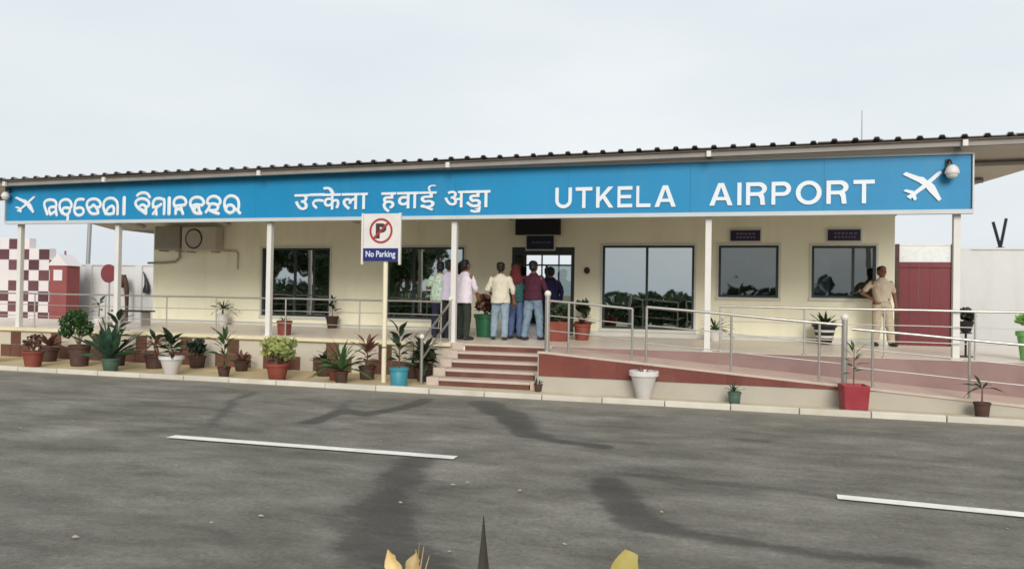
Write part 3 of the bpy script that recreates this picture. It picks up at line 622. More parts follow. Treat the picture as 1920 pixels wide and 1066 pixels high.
def smooth_path(p, n=4):
    if len(p) < 3: return p
    q = [p[0]]+p+[p[-1]]; r_ = []
    for k in range(1, len(q)-2):
        for t_ in range(n):
            u = t_/n; r_.append(tuple(0.5*(2*q[k][c]+(q[k+1][c]-q[k-1][c])*u+(2*q[k-1][c]-5*q[k][c]+4*q[k+1][c]-q[k+2][c])*u*u+(3*q[k][c]-q[k-1][c]-3*q[k+1][c]+q[k+2][c])*u**3) for c in (0, 1)))
    return r_+[p[-1]]
for r_, paths in ODIA: stroke([smooth_path(p) for p in paths], 0, 0, 1, 1, r_)
# aeroplane emblems
def plane_shape(x, z, w_, h_, flip=False):
    body = [(.10,.16),(.30,.33),(.44,.47),(.86,.92),(.95,.97),(.98,.90),(.56,.42),(.40,.28),(.2,.08)]
    ax_ = [(.0,.88),(.08,.96),(.42,.80),(.52,.78),(.66,.62),(.56,.48),(.40,.62),(.34,.66)]
    bx_ = [(.55,.50),(.70,.62),(.80,.50),(.84,.40),(.97,.06),(.90,.0),(.66,.32)]
    t1 = [(.02,.34),(.08,.40),(.28,.34),(.24,.24)]
    t2 = [(.22,.20),(.32,.26),(.36,.08),(.30,.02)]
    o = None
    for i, p in enumerate((body, ax_, bx_, t1, t2)):
        p = [((1-a) if flip else a, b_) for a, b_ in p]
        curve_letter([p], x, z, w_, h_, 'emblem', y=YF-0.0009*i)
plane_shape(2.80, 3.43, .62, .53); plane_shape(-16.63, 3.47, .62, .42)

# ================================================================== BUILDING FITTINGS
def board(name, x0, x1, z0, z1, y0, y1, mat, label, bars=0, cat='sign'):
    e = tag(empty(name, ((x0+x1)/2, y1, z0)), label, cat)
    bevel(put('panel', MB().box(x0, x1, y0, y1, z0, z1), mat, e), 0.006)
    fr = MB(); g = 0.03
    fr.box(x0-g, x1+g, y0+0.012, y1-0.002, z1+0.001, z1+g); fr.box(x0-g, x1+g, y0+0.012, y1-0.002, z0-g, z0-0.001)
    fr.box(x0-g, x0-0.001, y0+0.012, y1-0.002, z0-0.001, z1+0.001); fr.box(x1+0.001, x1+g, y0+0.012, y1-0.002, z0-0.001, z1+0.001)
    put('border', fr, white_frame if bars else black, e)
    wd_ = x1-x0
    for k in range(bars):
        zc = z0+(k+1)*(z1-z0)/(bars+1); xa = x0+0.2*wd_
        while xa < x1-0.2*wd_:
            q = random.uniform(0.03, 0.07); put('faint_mark', MB().box(xa, xa+q, y0-0.003, y0-0.001, zc-0.022, zc+0.022), sign_faint, e); xa += q+0.025
    return e
board('window_sign', -0.05, 0.62, 3.06, 3.31, YW-0.05, YW-0.003, signdark, 'small dark sign above the single pane window nearer the entrance', 2)
board('window_sign', 2.08, 2.77, 3.06, 3.31, YW-0.05, YW-0.003, signdark, 'small dark sign above the window behind the khaki clad person', 2)
board('entrance_sign', -5.24, -4.15, 3.25, 3.66, YW-0.16, YW-0.03, black, 'wide black box sign hung above the entrance door', 0)
board('entrance_sign', -4.98, -4.28, 2.86, 3.20, YW-0.12, YW-0.03, signdark2, 'dark teal panel right above the entrance door lintel', 1)
def condenser(x0, x1, z0, z1, mat, label, fan=True):
    yb = YW-0.06; yf = yb-0.34
    e = tag(empty('air_conditioner', ((x0+x1)/2, YW, z0)), label, 'air conditioner', 'air conditioner units on the cream wall')
    bevel(put('casing', MB().box(x0, x1, yf, yb, z0, z1), mat, e), 0.025, 3)
    if fan:
        cx = x0+(x1-x0)*0.36; cz = (z0+z1)/2; r_ = min(z1-z0, x1-x0)*0.42
        ring = MB(); v, f_ = [], []
        n = 28
        for i in range(n):
            a = 2*math.pi*i/n
            for rr, yy in ((r_, yf-0.004), (r_*0.93, yf-0.022), (r_*0.86, yf-0.004)): v.append((cx+rr*math.cos(a), yy, cz+rr*math.sin(a)))
        for i in range(n):
            j = (i+1) % n
            for k in range(2): f_.append((i*3+k, i*3+k+1, j*3+k+1, j*3+k))
        put('fan_ring', ring.add(v, f_), black, e, 40)
        put('fan_disc', MB().prism_xz([(cx+r_*.84*math.cos(2*math.pi*i/24), cz+r_*.84*math.sin(2*math.pi*i/24)) for i in range(24)], yf-0.008, yf-0.002), ac_mat2, e)
        for k in range(7):
            zc = cz-r_*0.7+k*r_*0.233; hw = math.sqrt(max(0.0, (r_*.84)**2-(zc-cz)**2))
            put('grille_bar', MB().box(cx-hw, cx+hw, yf-0.016, yf-0.009, zc-0.006, zc+0.006), ac_mat, e)
    else:
        for k in range(9):
            zc = z0+0.08+k*(z1-z0-0.16)/8
            put('louvre', MB().box(x0+0.06, x1-0.06, yf-0.012, yf-0.001, zc-0.012, zc+0.012), mat, e)
    for q in (x0+0.15, x1-0.15):
        put('bracket', MB().box(q-0.02, q+0.02, yf+0.02, YW-0.002, z0-0.045, z0-0.002), steel_dark, e)
condenser(-15.95, -15.10, 2.83, 3.50, ac_mat, 'plain dull grey air conditioner box, the one nearer the wall corner', False)
condenser(-15.02, -13.9, 2.80, 3.48, ac_mat2, 'air conditioner unit with round fan grille on the cream wall', True)
tag(put('drain_pipe', MB().tube([(-15.35, YW-0.06, 2.83), (-15.36, YW-0.05, 2.62), (-15.50, YW-0.05, 2.50), (-15.8, YW-0.05, 2.47), (-16.45, YW-0.05, 2.46)], 0.032, 8), ac_mat, smooth=60), 'thin grey drain pipe curving down from the air conditioner to the corner', 'pipe')
tag(put('conduit', MB().tube([(-13.9, YW-0.03, 2.82), (-13.5, YW-0.03, 2.80), (-13.43, YW-0.03, 2.74), (-13.43, YW-0.03, 2.30)], 0.022, 8), ac_mat2, smooth=60), 'thin conduit running down the cream wall beside the fan unit', 'pipe')
tag(put('wall_bell', MB().ell((-3.45, YW-0.03, 2.34), (0.075, 0.04, 0.085)).box(-3.49, -3.41, YW-0.03, YW-0.002, 2.30, 2.38), dark_pot, smooth=50), 'small dark round bell on the wall beside the entrance', 'bell')
def cctv(x, z, rot, label):
    e = tag(empty('flood_lamp', (x, 14.59, z), label=label, cat='lamp', group='lamps on the sign board'))
    g = lambda mb, nm, mt, s_=50: put(nm, mb, mt, e, s_, local=True)
    g(MB().tube([(-0.04, 0.0, 0.30), (-0.04, -0.05, 0.36), (-0.03, -0.2, 0.33), (0.0, -0.24, 0.20)], 0.018, 8), 'arm', black)
    g(MB().box(-0.09, 0.01, -0.001, 0.02, 0.2, 0.4), 'mount', black)
    g(MB().lathe([(0.03, 0.21), (0.08, 0.19), (0.14, 0.12), (0.165, 0.04), (0.17, 0.0), (0.155, -0.03)], 18, (0, -0.24, 0)), 'housing', white_pot)
    g(MB().ell((0, -0.24, -0.03), (0.14, 0.14, 0.12), 16, 8), 'dome', M('lamp_glass', (0.55, 0.58, 0.55), 0.2, 0.05, 3, 0, spec=0.6))
    g(MB().box(-0.14, -0.1, -0.2, 0.0, -0.06, 0.16), 'box', black)
    return e
lampR = cctv(3.52, 3.88, 0, 'white dome lamp on a black arm at the right end of the blue sign')
lampR.scale = (.66, .66, .66)
lampL = cctv(-16.76, 3.86, 0, 'white dome lamp on a black arm at the left end of the blue sign')
lampL.scale = (.55, .55, .55)
tag(put('lightning_rod', MB().tube([(2.35, 16.0, roof_z(2.35, 16.0)), (2.35, 16.0, 5.35)], [0.016, 0.008], 6), steel_dark), 'thin rod standing up from the corrugated roof', 'rod')

# no parking sign
NP = tag(empty('no_parking_sign', (-6.3, 13.2, 0.05)), 'white no parking sign with red ring on a pale post among the pots', 'sign')
bevel(put('board', MB().box(-6.66, -5.94, 13.17, 13.20, 2.30, 3.19), white_pot, NP), 0.006)
put('frame_bar', MB().box(-6.70, -6.663, 13.165, 13.21, 2.24, 3.2), white, NP); put('frame_bar', MB().box(-5.937, -5.90, 13.165, 13.21, 2.24, 3.2), white, NP)
put('blue_band', MB().box(-6.655, -5.945, 13.164, 13.168, 2.305, 2.545), M('navy_print', L(34, 42, 104), 0.4, 0.05, 3, 0), NP)
redp = M('sign_red', L(150, 52, 56), 0.45, 0.05, 3, 0)
cx, cz = -6.3, 2.87
curve_letter([arc(0, 0, .235, .235, 0, 350, 36), arc(0, 0, .195, .195, 0, 350, 36)], cx, cz, 1, 1, 'red_ring', 13.168, 0.004, redp, NP)
glyph('P', cx-0.105, cz-0.125, 0.36, 0.215, 13.168, M('sign_black', (0.05, 0.03, 0.035), 0.4, 0.05, 3, 0), NP, 'letter', 0.05, 0.004)
s_ = 0.72
curve_letter([[(-.155*1, .125), (-.125, .155), (.155, -.125), (.125, -.155)]], cx, cz, -1, 1, 'red_slash', 13.1625, 0.003, redp, NP)
glyph('No Parking', -6.60, 2.385, 0.16, 0.60, 13.163, letter_white, NP, 'lettering', 0.012, 0.003)
put('post', MB().tube([(-6.22, 13.23, 0.04), (-6.22, 13.23, 2.32)], 0.045, 10), M('post_cream', L(214, 206, 180), 0.6, 0.06, 2, 0.05, dirt=0.3), NP, 50)

# ================================================================== RAILINGS
def railing(label, xs, y, zf, rails, mat_r=steel, mat_p=steel, rr=0.026, pr=0.02, caps=(), x_ext=(0, 0), grp='stainless railings'):
    e = tag(empty('railing', (sum(xs)/len(xs), y, zf(xs[0]))), label, 'railing', grp)
    for h in rails:
        a, b_ = xs[0]-x_ext[0], xs[-1]+x_ext[1]
        n = max(2, int((b_-a)/0.8)); r_ = rr if h == max(rails) else rr*0.42
        put('rail', MB().tube([(a+(b_-a)*i/n, y, zf(a+(b_-a)*i/n)+h+0.004*math.sin(i*2.1)) for i in range(n+1)], r_, 8), mat_r if h == max(rails) else steel_dark, e, 50)
    for x in xs:
        big = x in caps
        put('post', MB().tube([(x, y+0.001, zf(x)), (x, y+0.001, zf(x)+max(rails)+(0.08 if big else 0))], 0.045 if big else pr, 10), mat_p, e, 50)
        put('base_collar', MB().lathe([(0.07 if big else 0.045, 0.0), (0.07 if big else 0.045, 0.012), (pr+0.004, 0.02)], 12, (x, y, zf(x)+0.001)), mat_p, e, 40)
        if big: put('ball_cap', MB().ell((x, y, zf(x)+max(rails)+0.12), (0.06, 0.06, 0.06)), white_pot, e, 50)
    return e
fl = lambda x: FLOOR
railing('stainless railing along the veranda edge left of the steps', [-22, -20.5, -19, -17.8, -16.3, -14.2, -12.48, -11.15, -9.38, -7.6, -5.75], 14.92, fl, (0.81, 0.54, 0.27), steel, steel_dark, 0.02, 0.016)
railing('short stainless railing with three bars just right of the entrance steps', [-3.10, -2.72, -1.62], RF+0.1, rz, (0.90, 0.64, 0.38), rr=0.02, caps=(-3.10,))
railing('stainless handrail along the upper part of the ramp', [-1.38, 0.0, 1.35, 1.72], RF+0.1, rz, (0.95, 0.64, 0.34), caps=(1.72,), rr=0.022)
railing('stainless handrail along the lower part of the ramp down to the right edge', [2.13, 3.48, 5.2], RF+0.1, rz, (0.90, 0.6, 0.3), rr=0.022, x_ext=(.3, .3))
railing('stainless railing along the veranda edge behind the ramp', [-0.2, 1.25, 2.55, 3.95, 5.6, 7.2], 14.68, fl, (0.83, 0.56, 0.28), steel, steel_dark, 0.02, 0.016)
sr = tag(empty('step_railing', (-5.3, 14.0, 0.05)), 'short sloping handrail at the left side of the entrance steps', 'railing')
for (x, y, z) in ((-5.48, 13.26, 0.05), (-5.48, 14.72, FLOOR)):
    put('post', MB().tube([(x, y, z), (x, y, z+0.82)], 0.03, 10), steel, sr, 50); put('ball_cap', MB().ell((x, y, z+0.87), (0.05, 0.05, 0.05)), white_pot, sr, 50)
for h in (0.80, 0.45):
    put('rail', MB().tube([(-5.48, 13.26, 0.05+h), (-5.48, 14.72, FLOOR+h)], 0.022, 8), steel, sr, 50)

# ================================================================== PLANTS IN POTS
def pot_round(e, r0, r1, h, mat, n=18, band=None):
    put('pot', MB().lathe([(r0*0.9, 0), (r0, 0.012), (r0+(r1-r0)*0.82, h*0.80), (r1*0.95, h*0.82), (r1*1.06, h*0.83), (r1*1.08, h*0.98), (r1*1.04, h), (r1*0.92, h*0.99), (r1*0.86, h*0.86), (0.01, h*0.85)], n), mat, e, 40, True)
    put('soil', MB().lathe([(r1*0.87, h*0.858), (r1*0.5, h*0.89), (0.01, h*0.90)], n), soil, e, 40, True)
    if band:
        for q in (0.30, 0.58): 
            rr = r0+(r1-r0)*q+0.004
            put('band', MB().lathe([(rr, h*q), (rr+0.006, h*q+0.01), (rr+0.008, h*q+0.05), (rr+0.006, h*q+0.06)], n), band, e, 40, True)
def pot_square(e, r0, r1, h, mat):
    mb = MB(); o = [(-1,-1),(1,-1),(1,1),(-1,1)]
    v = [(a*r0, b_*r0, 0) for a, b_ in o]+[(a*r1, b_*r1, h) for a, b_ in o]+[(a*r1*0.9, b_*r1*0.9, h) for a, b_ in o]+[(a*r1*0.85, b_*r1*0.85, h*0.85) for a, b_ in o]
    f = [(3,2,1,0)]+[(k*4+i, k*4+(i+1) % 4, k*4+4+(i+1) % 4, k*4+4+i) for k in range(3) for i in range(4)]+[(12,13,14,15)]
    bevel(put('pot', mb.add(v, f), mat, e, None, True), 0.012)
    put('soil', MB().lathe([(r1*0.8, h*0.86), (0.01, h*0.89)], 12), soil, e, 40, True)
LEAF = {}
def leaf_mesh(kind, mat):
    key = (kind, mat.name)
    if key in LEAF: return LEAF[key]
    if kind == 'blade':   W, seg, droop, fold = [.022,.042,.05,.044,.028,.003], 6, 0.7, 0.35
    elif kind == 'sword': W, seg, droop, fold = [.05,.075,.085,.075,.045,.004], 6, 0.12, 0.4
    elif kind == 'broad': W, seg, droop, fold = [.015,.12,.18,.17,.10,.006], 6, 0.6, 0.25
    elif kind == 'narrow': W, seg, droop, fold = [.02,.10,.13,.11,.06,.004], 6, 0.5, 0.25
    v, f = [], []
    for i in range(seg):
        t_ = i/(seg-1); y = t_*(1-0.15*droop*t_); z = -droop*t_*t_*0.6
        wv = 0.02*math.sin(t_*9)
        v += [(-W[i], y, z+fold*W[i]+wv), (0, y, z), (W[i], y, z+fold*W[i]-wv)]
    for i in range(seg-1):
        a = i*3; f += [(a, a+1, a+4, a+3), (a+1, a+2, a+5, a+4)]
    me = MB().add(v, f).mesh('leaf'); me.shade_smooth(); me.materials.append(mat); LEAF[key] = me
    return me
def leaves(e, kind, mat, n, base_z, ln, elev=(20, 80), spread=0.03, zspan=0.0, rnd=None):
    me = leaf_mesh(kind, mat); r_ = rnd or random
    for i in range(n):
        o = bpy.data.objects.new('leaf', me); col.objects.link(o); o.parent = e
        az = i*2.399963+r_.uniform(-0.4, 0.4); q = (i+0.5)/n
        el = R(elev[1]+(elev[0]-elev[1])*q+r_.uniform(-9, 9))
        s_ = ln*r_.uniform(0.75, 1.1)
        o.location = (math.cos(az+1.57)*spread, math.sin(az+1.57)*spread, base_z+zspan*(1-q))
        o.rotation_euler = (Matrix.Rotation(az, 3, 'Z') @ Matrix.Rotation(el, 3, 'X') @ Matrix.Rotation(r_.uniform(-0.5, 0.5), 3, 'Y')).to_euler()
        o.scale = (s_*r_.uniform(0.85, 1.15), s_, s_)
def foliage_arrays(n, sampler, size, elong=1.8, seed=1):
    g = np.random.default_rng(seed); P = sampler(g, n)
    d = g.normal(size=(n, 3)); d /= np.linalg.norm(d, axis=1)[:, None]
    q = g.normal(size=(n, 3)); q -= (q*d).sum(1)[:, None]*d; q /= np.linalg.norm(q, axis=1)[:, None]
    s_ = size*g.uniform(0.6, 1.3, n)[:, None]
    nrm = np.cross(d, q)
    a = P-d*s_*elong*0.5; b_ = P+q*s_*0.5+nrm*s_*0.12; c = P+d*s_*elong*0.5; e_ = P-q*s_*0.5+nrm*s_*0.12
    V = np.stack([a, b_, c, e_], 1).reshape(-1, 3); F = np.arange(4*n).reshape(-1, 4)
    return V, F
def fast_mesh(name, V, F, mat):
    me = bpy.data.meshes.new(name); me.vertices.add(len(V)); me.vertices.foreach_set('co', V.astype(np.float32).ravel())
    me.loops.add(F.size); me.loops.foreach_set('vertex_index', F.ravel().astype(np.int32))
    me.polygons.add(len(F)); me.polygons.foreach_set('loop_start', np.arange(0, F.size, F.shape[1], dtype=np.int32))
    me.update(calc_edges=True); me.materials.append(mat); return me
def clump_sampler(centers, rad):
    def f(g, n):
        c = np.array(centers)[g.integers(0, len(centers), n)]; u = g.normal(size=(n, 3)); u /= np.linalg.norm(u, axis=1)[:, None]
        r_ = np.asarray(rad)*g.uniform(0.35, 1.0, n)[:, None]**0.6
        return c+u*r_
    return f
def bush(e, mat, n, z0, h, rad, size, seed, stem_mat=bark, elong=1.8):
    g = np.random.default_rng(seed); k = 9; cs = []
    for i in range(k):
        a = i*2.4+g.uniform(0, 1); rr = rad*g.uniform(0.15, 0.75); zc = z0+h*g.uniform(0.3, 0.9)
        cs.append((math.cos(a)*rr, math.sin(a)*rr, zc))
    V, F = foliage_arrays(n, clump_sampler(cs, (rad*0.42, rad*0.42, h*0.2)), size, elong, seed)
    V[:, 2] = np.maximum(V[:, 2], z0*0.9)
    o = link('foliage', fast_mesh('foliage', V, F, mat), None, e); o['kind'] = 'stuff'
    sm_ = MB()
    for c in cs: sm_.tube([(0, 0, z0-0.04), (c[0]*0.4, c[1]*0.4, z0+(c[2]-z0)*0.5), c], [0.012, 0.008, 0.004], 5)
    put('stem', sm_, stem_mat, e, 60, True)
def stalk(e, z0, z1, r_=0.015, mat=bark, lean=(0, 0)):
    put('stem', MB().tube([(0, 0, z0), (lean[0]*0.4, lean[1]*0.4, (z0+z1)/2), (lean[0], lean[1], z1)], [r_, r_*0.8, r_*0.5], 6), mat, e, 60, True)
GP = 'potted plants along the kerb'; GV = 'potted plants on the veranda'
def plant(name, x, y, z, label, group=GP): return empty(name, (x, y, z), random.uniform(0, 6.28), label=label, cat='potted plant', group=group)
ZS = 0.05
# --- front row, left to right
e = plant('potted_plant', -14.05, 12.85, ZS, 'terracotta pot with dry twiggy plant at the far left of the kerb'); pot_round(e, .15, .2, .33, terracotta); bush(e, lf_red, 160, .32, .32, .24, .05, 11)
e = plant('potted_plant', -14.75, 13.9, ZS, 'dark pot with drooping brown leaves behind the twiggy terracotta pot'); pot_round(e, .15, .2, .3, dark_pot); leaves(e, 'narrow', lf_red, 14, .34, .4, (10, 75))
e = plant('potted_plant', -13.35, 13.35, ZS, 'dense mounded green bush in a tall brown pot'); pot_round(e, .17, .21, .45, dark_pot); bush(e, lf_green, 900, .44, .72, .36, .06, 12)
e = plant('potted_plant', -12.02, 12.80, ZS, 'large blue green yucca with spreading blades in a grey green pot'); pot_round(e, .13, .17, .26, green_pot); leaves(e, 'sword', lf_blue, 34, .28, .78, (14, 84))
e = plant('potted_plant', -12.75, 13.75, ZS, 'dark upright leafy plant rising behind the large yucca'); pot_round(e, .15, .18, .3, dark_pot); stalk(e, .25, .95); leaves(e, 'broad', lf_dark, 15, .5, .36, (10, 70), zspan=.5)
e = plant('potted_plant', -11.65, 13.6, ZS, 'brown leaved drooping plant in a dark pot between the yucca and the white pot'); pot_round(e, .16, .2, .28, dark_pot); stalk(e, .25, .55); leaves(e, 'blade', lf_red, 20, .5, .5, (-20, 60)); leaves(e, 'broad', lf_dark, 6, .6, .3, (20, 70))
e = plant('potted_plant', -10.55, 12.78, ZS, 'white pot with dark leafy plant on the left half of the kerb'); pot_round(e, .13, .22, .36, white_pot); stalk(e, .3, .6); leaves(e, 'broad', lf_dark, 20, .4, .36, (5, 70), zspan=.25); leaves(e, 'broad', lf_green, 6, .45, .32, (20, 60), zspan=.25)
e = plant('potted_plant', -9.35, 12.78, ZS, 'thin green spindly plant in a small dark pot next to the white pot'); pot_round(e, .09, .12, .2, dark_pot); stalk(e, .15, .7, .012); leaves(e, 'narrow', lf_green, 22, .25, .34, (5, 75), zspan=.5)
e = plant('potted_plant', -8.2, 12.80, ZS, 'terracotta pot with yellow green variegated bush'); pot_round(e, .15, .21, .31, terracotta); bush(e, lf_yel, 520, .32, .46, .40, .065, 13, elong=2.2)
e = plant('potted_plant', -7.75, 13.75, ZS, 'low dark leaved plant behind the variegated bush'); pot_round(e, .14, .18, .25, dark_pot); leaves(e, 'broad', lf_dark, 14, .28, .32, (5, 70))
e = plant('potted_plant', -8.75+1.55, 13.2, ZS, 'small maroon pot with a stub of dark stems by the plinth'); pot_round(e, .11, .13, .22, terracotta); leaves(e, 'narrow', lf_dark, 8, .2, .2, (20, 80))
e = plant('potted_plant', -6.88, 12.82, ZS, 'feathery green palm in a small dark pot'); pot_round(e, .10, .13, .22, dark_pot); leaves(e, 'blade', lf_green, 30, .25, .66, (8, 88)); 
e = plant('potted_plant', -6.72, 13.55, ZS, 'reddish brown leaved plant in a dark pot beside the palm'); pot_round(e, .13, .16, .26, dark_pot); stalk(e, .2, .6); leaves(e, 'narrow', lf_red, 24, .3, .36, (-5, 75), zspan=.35)
e = plant('potted_plant', -5.72, 12.80, ZS, 'teal blue pot with a tall dark leafy plant by the steps'); pot_round(e, .145, .165, .34, teal_pot); stalk(e, .3, 1.0); leaves(e, 'broad', lf_dark, 12, .45, .34, (15, 75), zspan=.55); leaves(e, 'narrow', lf_green, 10, .4, .3, (10, 60), zspan=.3)
e = plant('potted_plant', -5.62, 13.72, ZS, 'dark bushy croton in a brown pot at the foot of the steps'); pot_round(e, .12, .15, .25, dark_pot); bush(e, lf_dark, 90, .25, .4, .26, .1, 14); leaves(e, 'broad', lf_dark, 18, .3, .4, (-5, 75), zspan=.3); leaves(e, 'broad', lf_red, 6, .3, .34, (0, 55), zspan=.3)
e = plant('potted_plant', -6.0, 14.1, ZS, 'plant with pale whitish leaves behind the teal pot'); pot_round(e, .13, .16, .3, dark_pot); stalk(e, .25, .7); leaves(e, 'broad', lf_pale, 12, .5, .34, (5, 60), zspan=.25)
e = plant('potted_plant', -3.22, 13.22-0.12, 0.046, 'tiny dark pot beside the right foot of the steps'); pot_round(e, .06, .075, .14, dark_pot); leaves(e, 'narrow', lf_dark, 8, .13, .12, (20, 80))
e = plant('potted_plant', -1.37, 12.80, 0.046, 'white tapered pot with a small pinkish sprig in front of the ramp'); pot_round(e, .115, .225, .47, white_pot); leaves(e, 'narrow', lf_red, 8, .42, .2, (25, 80))
e = plant('potted_plant', 0.06, 12.80, 0.046, 'small dark green pot with a thin stem against the ramp wall'); pot_round(e, .085, .10, .2, green_pot); stalk(e, .15, .38, .01, lf_dark); leaves(e, 'narrow', lf_dark, 8, .2, .15, (20, 80))
e = plant('potted_plant', 1.80, 12.76, 0.046, 'red square pot with a small green plant in front of the ramp'); pot_square(e, .165, .19, .40, red_pot); e.rotation_euler[2] = 0.12; stalk(e, .35, .95, .01); leaves(e, 'narrow', lf_green, 12, .55, .22, (10, 70), zspan=.4)
e = plant('potted_plant', 3.55, 12.82, 0.046, 'dark grey pot with a nearly bare stemmed plant near the right edge'); pot_round(e, .09, .11, .22, dark_pot); stalk(e, .18, .42, .014); leaves(e, 'blade', lf_dark, 9, .42, .34, (-10, 60))
e = plant('potted_plant', -10.95, 14.05, ZS, 'low dark bushy plant against the plinth behind the white pot'); pot_round(e, .14, .18, .26, dark_pot); bush(e, lf_dark, 200, .25, .34, .26, .08, 21)
e = plant('potted_plant', -9.75, 13.9, ZS, 'small brown plant against the plinth behind the spindly plant'); pot_round(e, .12, .15, .22, dark_pot); leaves(e, 'narrow', lf_red, 14, .22, .3, (0, 75))
e = plant('potted_plant', -8.95, 13.95, ZS, 'dusky leaved plant between the spindly plant and the variegated bush'); pot_round(e, .13, .17, .25, dark_pot); bush(e, lf_dark, 120, .25, .32, .24, .09, 22); leaves(e, 'blade', lf_green, 8, .3, .4, (10, 70))
e = plant('potted_plant', -15.6, 12.95, ZS, 'leafy dark plant in a brown pot at the very left edge'); pot_round(e, .14, .18, .3, dark_pot); leaves(e, 'broad', lf_dark, 16, .32, .4, (0, 75), zspan=.2)
# --- on the veranda
e = plant('potted_plant', -16.0, 16.6, FLOOR, 'thin leafy plant standing on the veranda left of the bench', GV); pot_round(e, .1, .13, .22, white_pot); stalk(e, .2, .6); leaves(e, 'broad', lf_blue, 10, .35, .26, (5, 60), zspan=.25)
e = plant('potted_plant', -13.6, 18.5, FLOOR, 'white pot with small dark topped plant against the cream wall', GV); pot_round(e, .12, .16, .3, white_pot); stalk(e, .25, .5); leaves(e, 'blade', lf_dark, 18, .45, .42, (-5, 70))
e = plant('potted_plant', -9.55, 15.15, FLOOR, 'maroon pot on the veranda beside the post with the window behind', GV); pot_round(e, .14, .16, .32, terracotta); leaves(e, 'narrow', lf_dark, 8, .3, .14, (20, 80))
e = plant('potted_plant', -10.25, 18.55, FLOOR, 'slim dark upright plant in a brown pot right of the tall window', GV); pot_round(e, .12, .17, .32, dark_pot); stalk(e, .28, .75); leaves(e, 'broad', lf_dark, 16, .35, .24, (20, 80), zspan=.35)
e = plant('potted_plant', -5.42, 16.9, FLOOR, 'big deep green pot with dark red foliage among the people', GV); pot_round(e, .2, .26, .52, deepgreen_pot); bush(e, lf_red, 160, .5, .45, .28, .10, 15); leaves(e, 'broad', lf_dark, 12, .55, .34, (20, 80), zspan=.2)
e = plant('potted_plant', -3.55, 16.3, FLOOR, 'square maroon planter with dark plant just right of the steps', GV); pot_square(e, .18, .2, .42, terracotta); bush(e, lf_dark, 150, .4, .38, .24, .09, 16)
e = plant('potted_plant', -3.18, 16.9, FLOOR, 'maroon planter with red brown leaves near the glass panel', GV); pot_round(e, .14, .18, .36, terracotta); leaves(e, 'narrow', lf_red, 14, .36, .3, (10, 75))
e = plant('potted_plant', -3.42, 18.3, FLOOR, 'dark bell shaped shrub in a terracotta pot at the wall by the glass panel', GV); pot_round(e, .15, .2, .36, terracotta); bush(e, lf_dark, 240, .36, .55, .18, .08, 17)
e = plant('potted_plant', -0.35, 18.2, FLOOR, 'loose green plant in a pale pot behind the slim post', GV); pot_round(e, .13, .17, .26, white_pot); leaves(e, 'blade', lf_green, 20, .26, .45, (0, 75))
e = plant('potted_plant', 1.98, 18.35, FLOOR, 'dark pot with white bands and a spiky dark plant below the right window', GV); pot_round(e, .15, .25, .46, black, band=white_pot); leaves(e, 'sword', lf_dark, 16, .42, .36, (10, 70))
e = plant('potted_plant', 4.05, 15.6, FLOOR, 'black pot with blackish green plant on a stand near the right end', GV)
put('stand', MB().tube([(0, 0, 0), (0, 0, .42)], 0.02, 8).lathe([(.12, 0), (.12, .02), (.02, .03)], 12).lathe([(.10, .42), (.1, .44), (.02, .45)], 12), black, e, 40, True)
pe = MB().lathe([(.08, .45), (.13, .62), (.14, .64), (.11, .63), (.1, .6), (.01, .6)], 16); put('pot', pe, black, e, 40, True)
V, F = foliage_arrays(160, clump_sampler([(0, 0, .78), (.03, .02, .72)], (.11, .11, .12)), .06, 1.6, 18); o = link('foliage', fast_mesh('foliage', V, F, lf_dark), None, e); o['kind'] = 'stuff'
e = plant('potted_plant', 4.98, 15.3, FLOOR, 'bright lime green pot with pale green plant at the right edge', GV); pot_round(e, .16, .22, .5, lime_pot); bush(e, leaf_mat('leaf_lime', L(110, 165, 80), L(160, 200, 110)), 260, .48, .45, .28, .07, 19)

bn = tag(empty('bench', (-15.2, 16.9, FLOOR)), 'low dark bench on the veranda left of the air conditioners', 'bench')
for k in range(3): bevel(put('seat_slat', MB().box(-15.75, -14.65, 16.72+k*0.13, 16.83+k*0.13, FLOOR+0.36, FLOOR+0.40), black, bn), 0.006)
for q in (-15.6, -14.8): put('leg', MB().box(q-0.02, q+0.02, 16.74, 17.07, FLOOR, FLOOR+0.358), steel_dark, bn)

# ================================================================== BACKGROUND WALLS, GATE, POLES
def cubes(name, mb, mat, label, cat): return tag(put(name, mb, mat), label, cat)
cw = tag(empty('checkered_wall', (-27.5, 24, 0)), 'white and maroon checkered wall with stepped top at the far left', 'wall')
tops = [(-31.5,-29.6,4.1),(-29.6,-27.55,3.62),(-27.55,-26.55,3.6),(-26.55,-25.55,3.2),(-25.55,-24.9,2.8)]
pw = M('checker_white', L(206, 201, 203), 0.8, 0.05, 0.6, 0.06, dirt=0.3, dirt_col=L(190, 170, 170))
for a, b_, zt in tops: put('wall_block', MB().box(a+0.001, b_-0.001, 24.0, 24.3, -0.04, zt), pw, cw)
CW, CH = 0.50, 0.41
tme = MB().box(-CW/2+.008, CW/2-.008, 0, 0.03, -CH/2+.008, CH/2-.008).mesh('maroon_square'); tme.materials.append(M('checker_maroon', L(94, 62, 68), 0.7, 0.15, 3, 0.08, rand=0.3))
for r_ in range(10):
    for c_ in range(14):
        x = -31.3+c_*CW; z = 0.1+r_*CH
        top = next((t_[2] for t_ in tops if t_[0] <= x < t_[1]), 0)
        if (r_+c_) % 2 or z+CH/2 > top or random.random() < 0.04: continue
        o = bpy.data.objects.new('square', tme); col.objects.link(o); o.parent = cw; o.location = Vector((x, 23.972, z))-cw.location
tw = tag(empty('maroon_pillar', (-24.4, 23.6, 0)), 'maroon pillar with a pale square niche and peaked top beside the checkered wall', 'pillar')
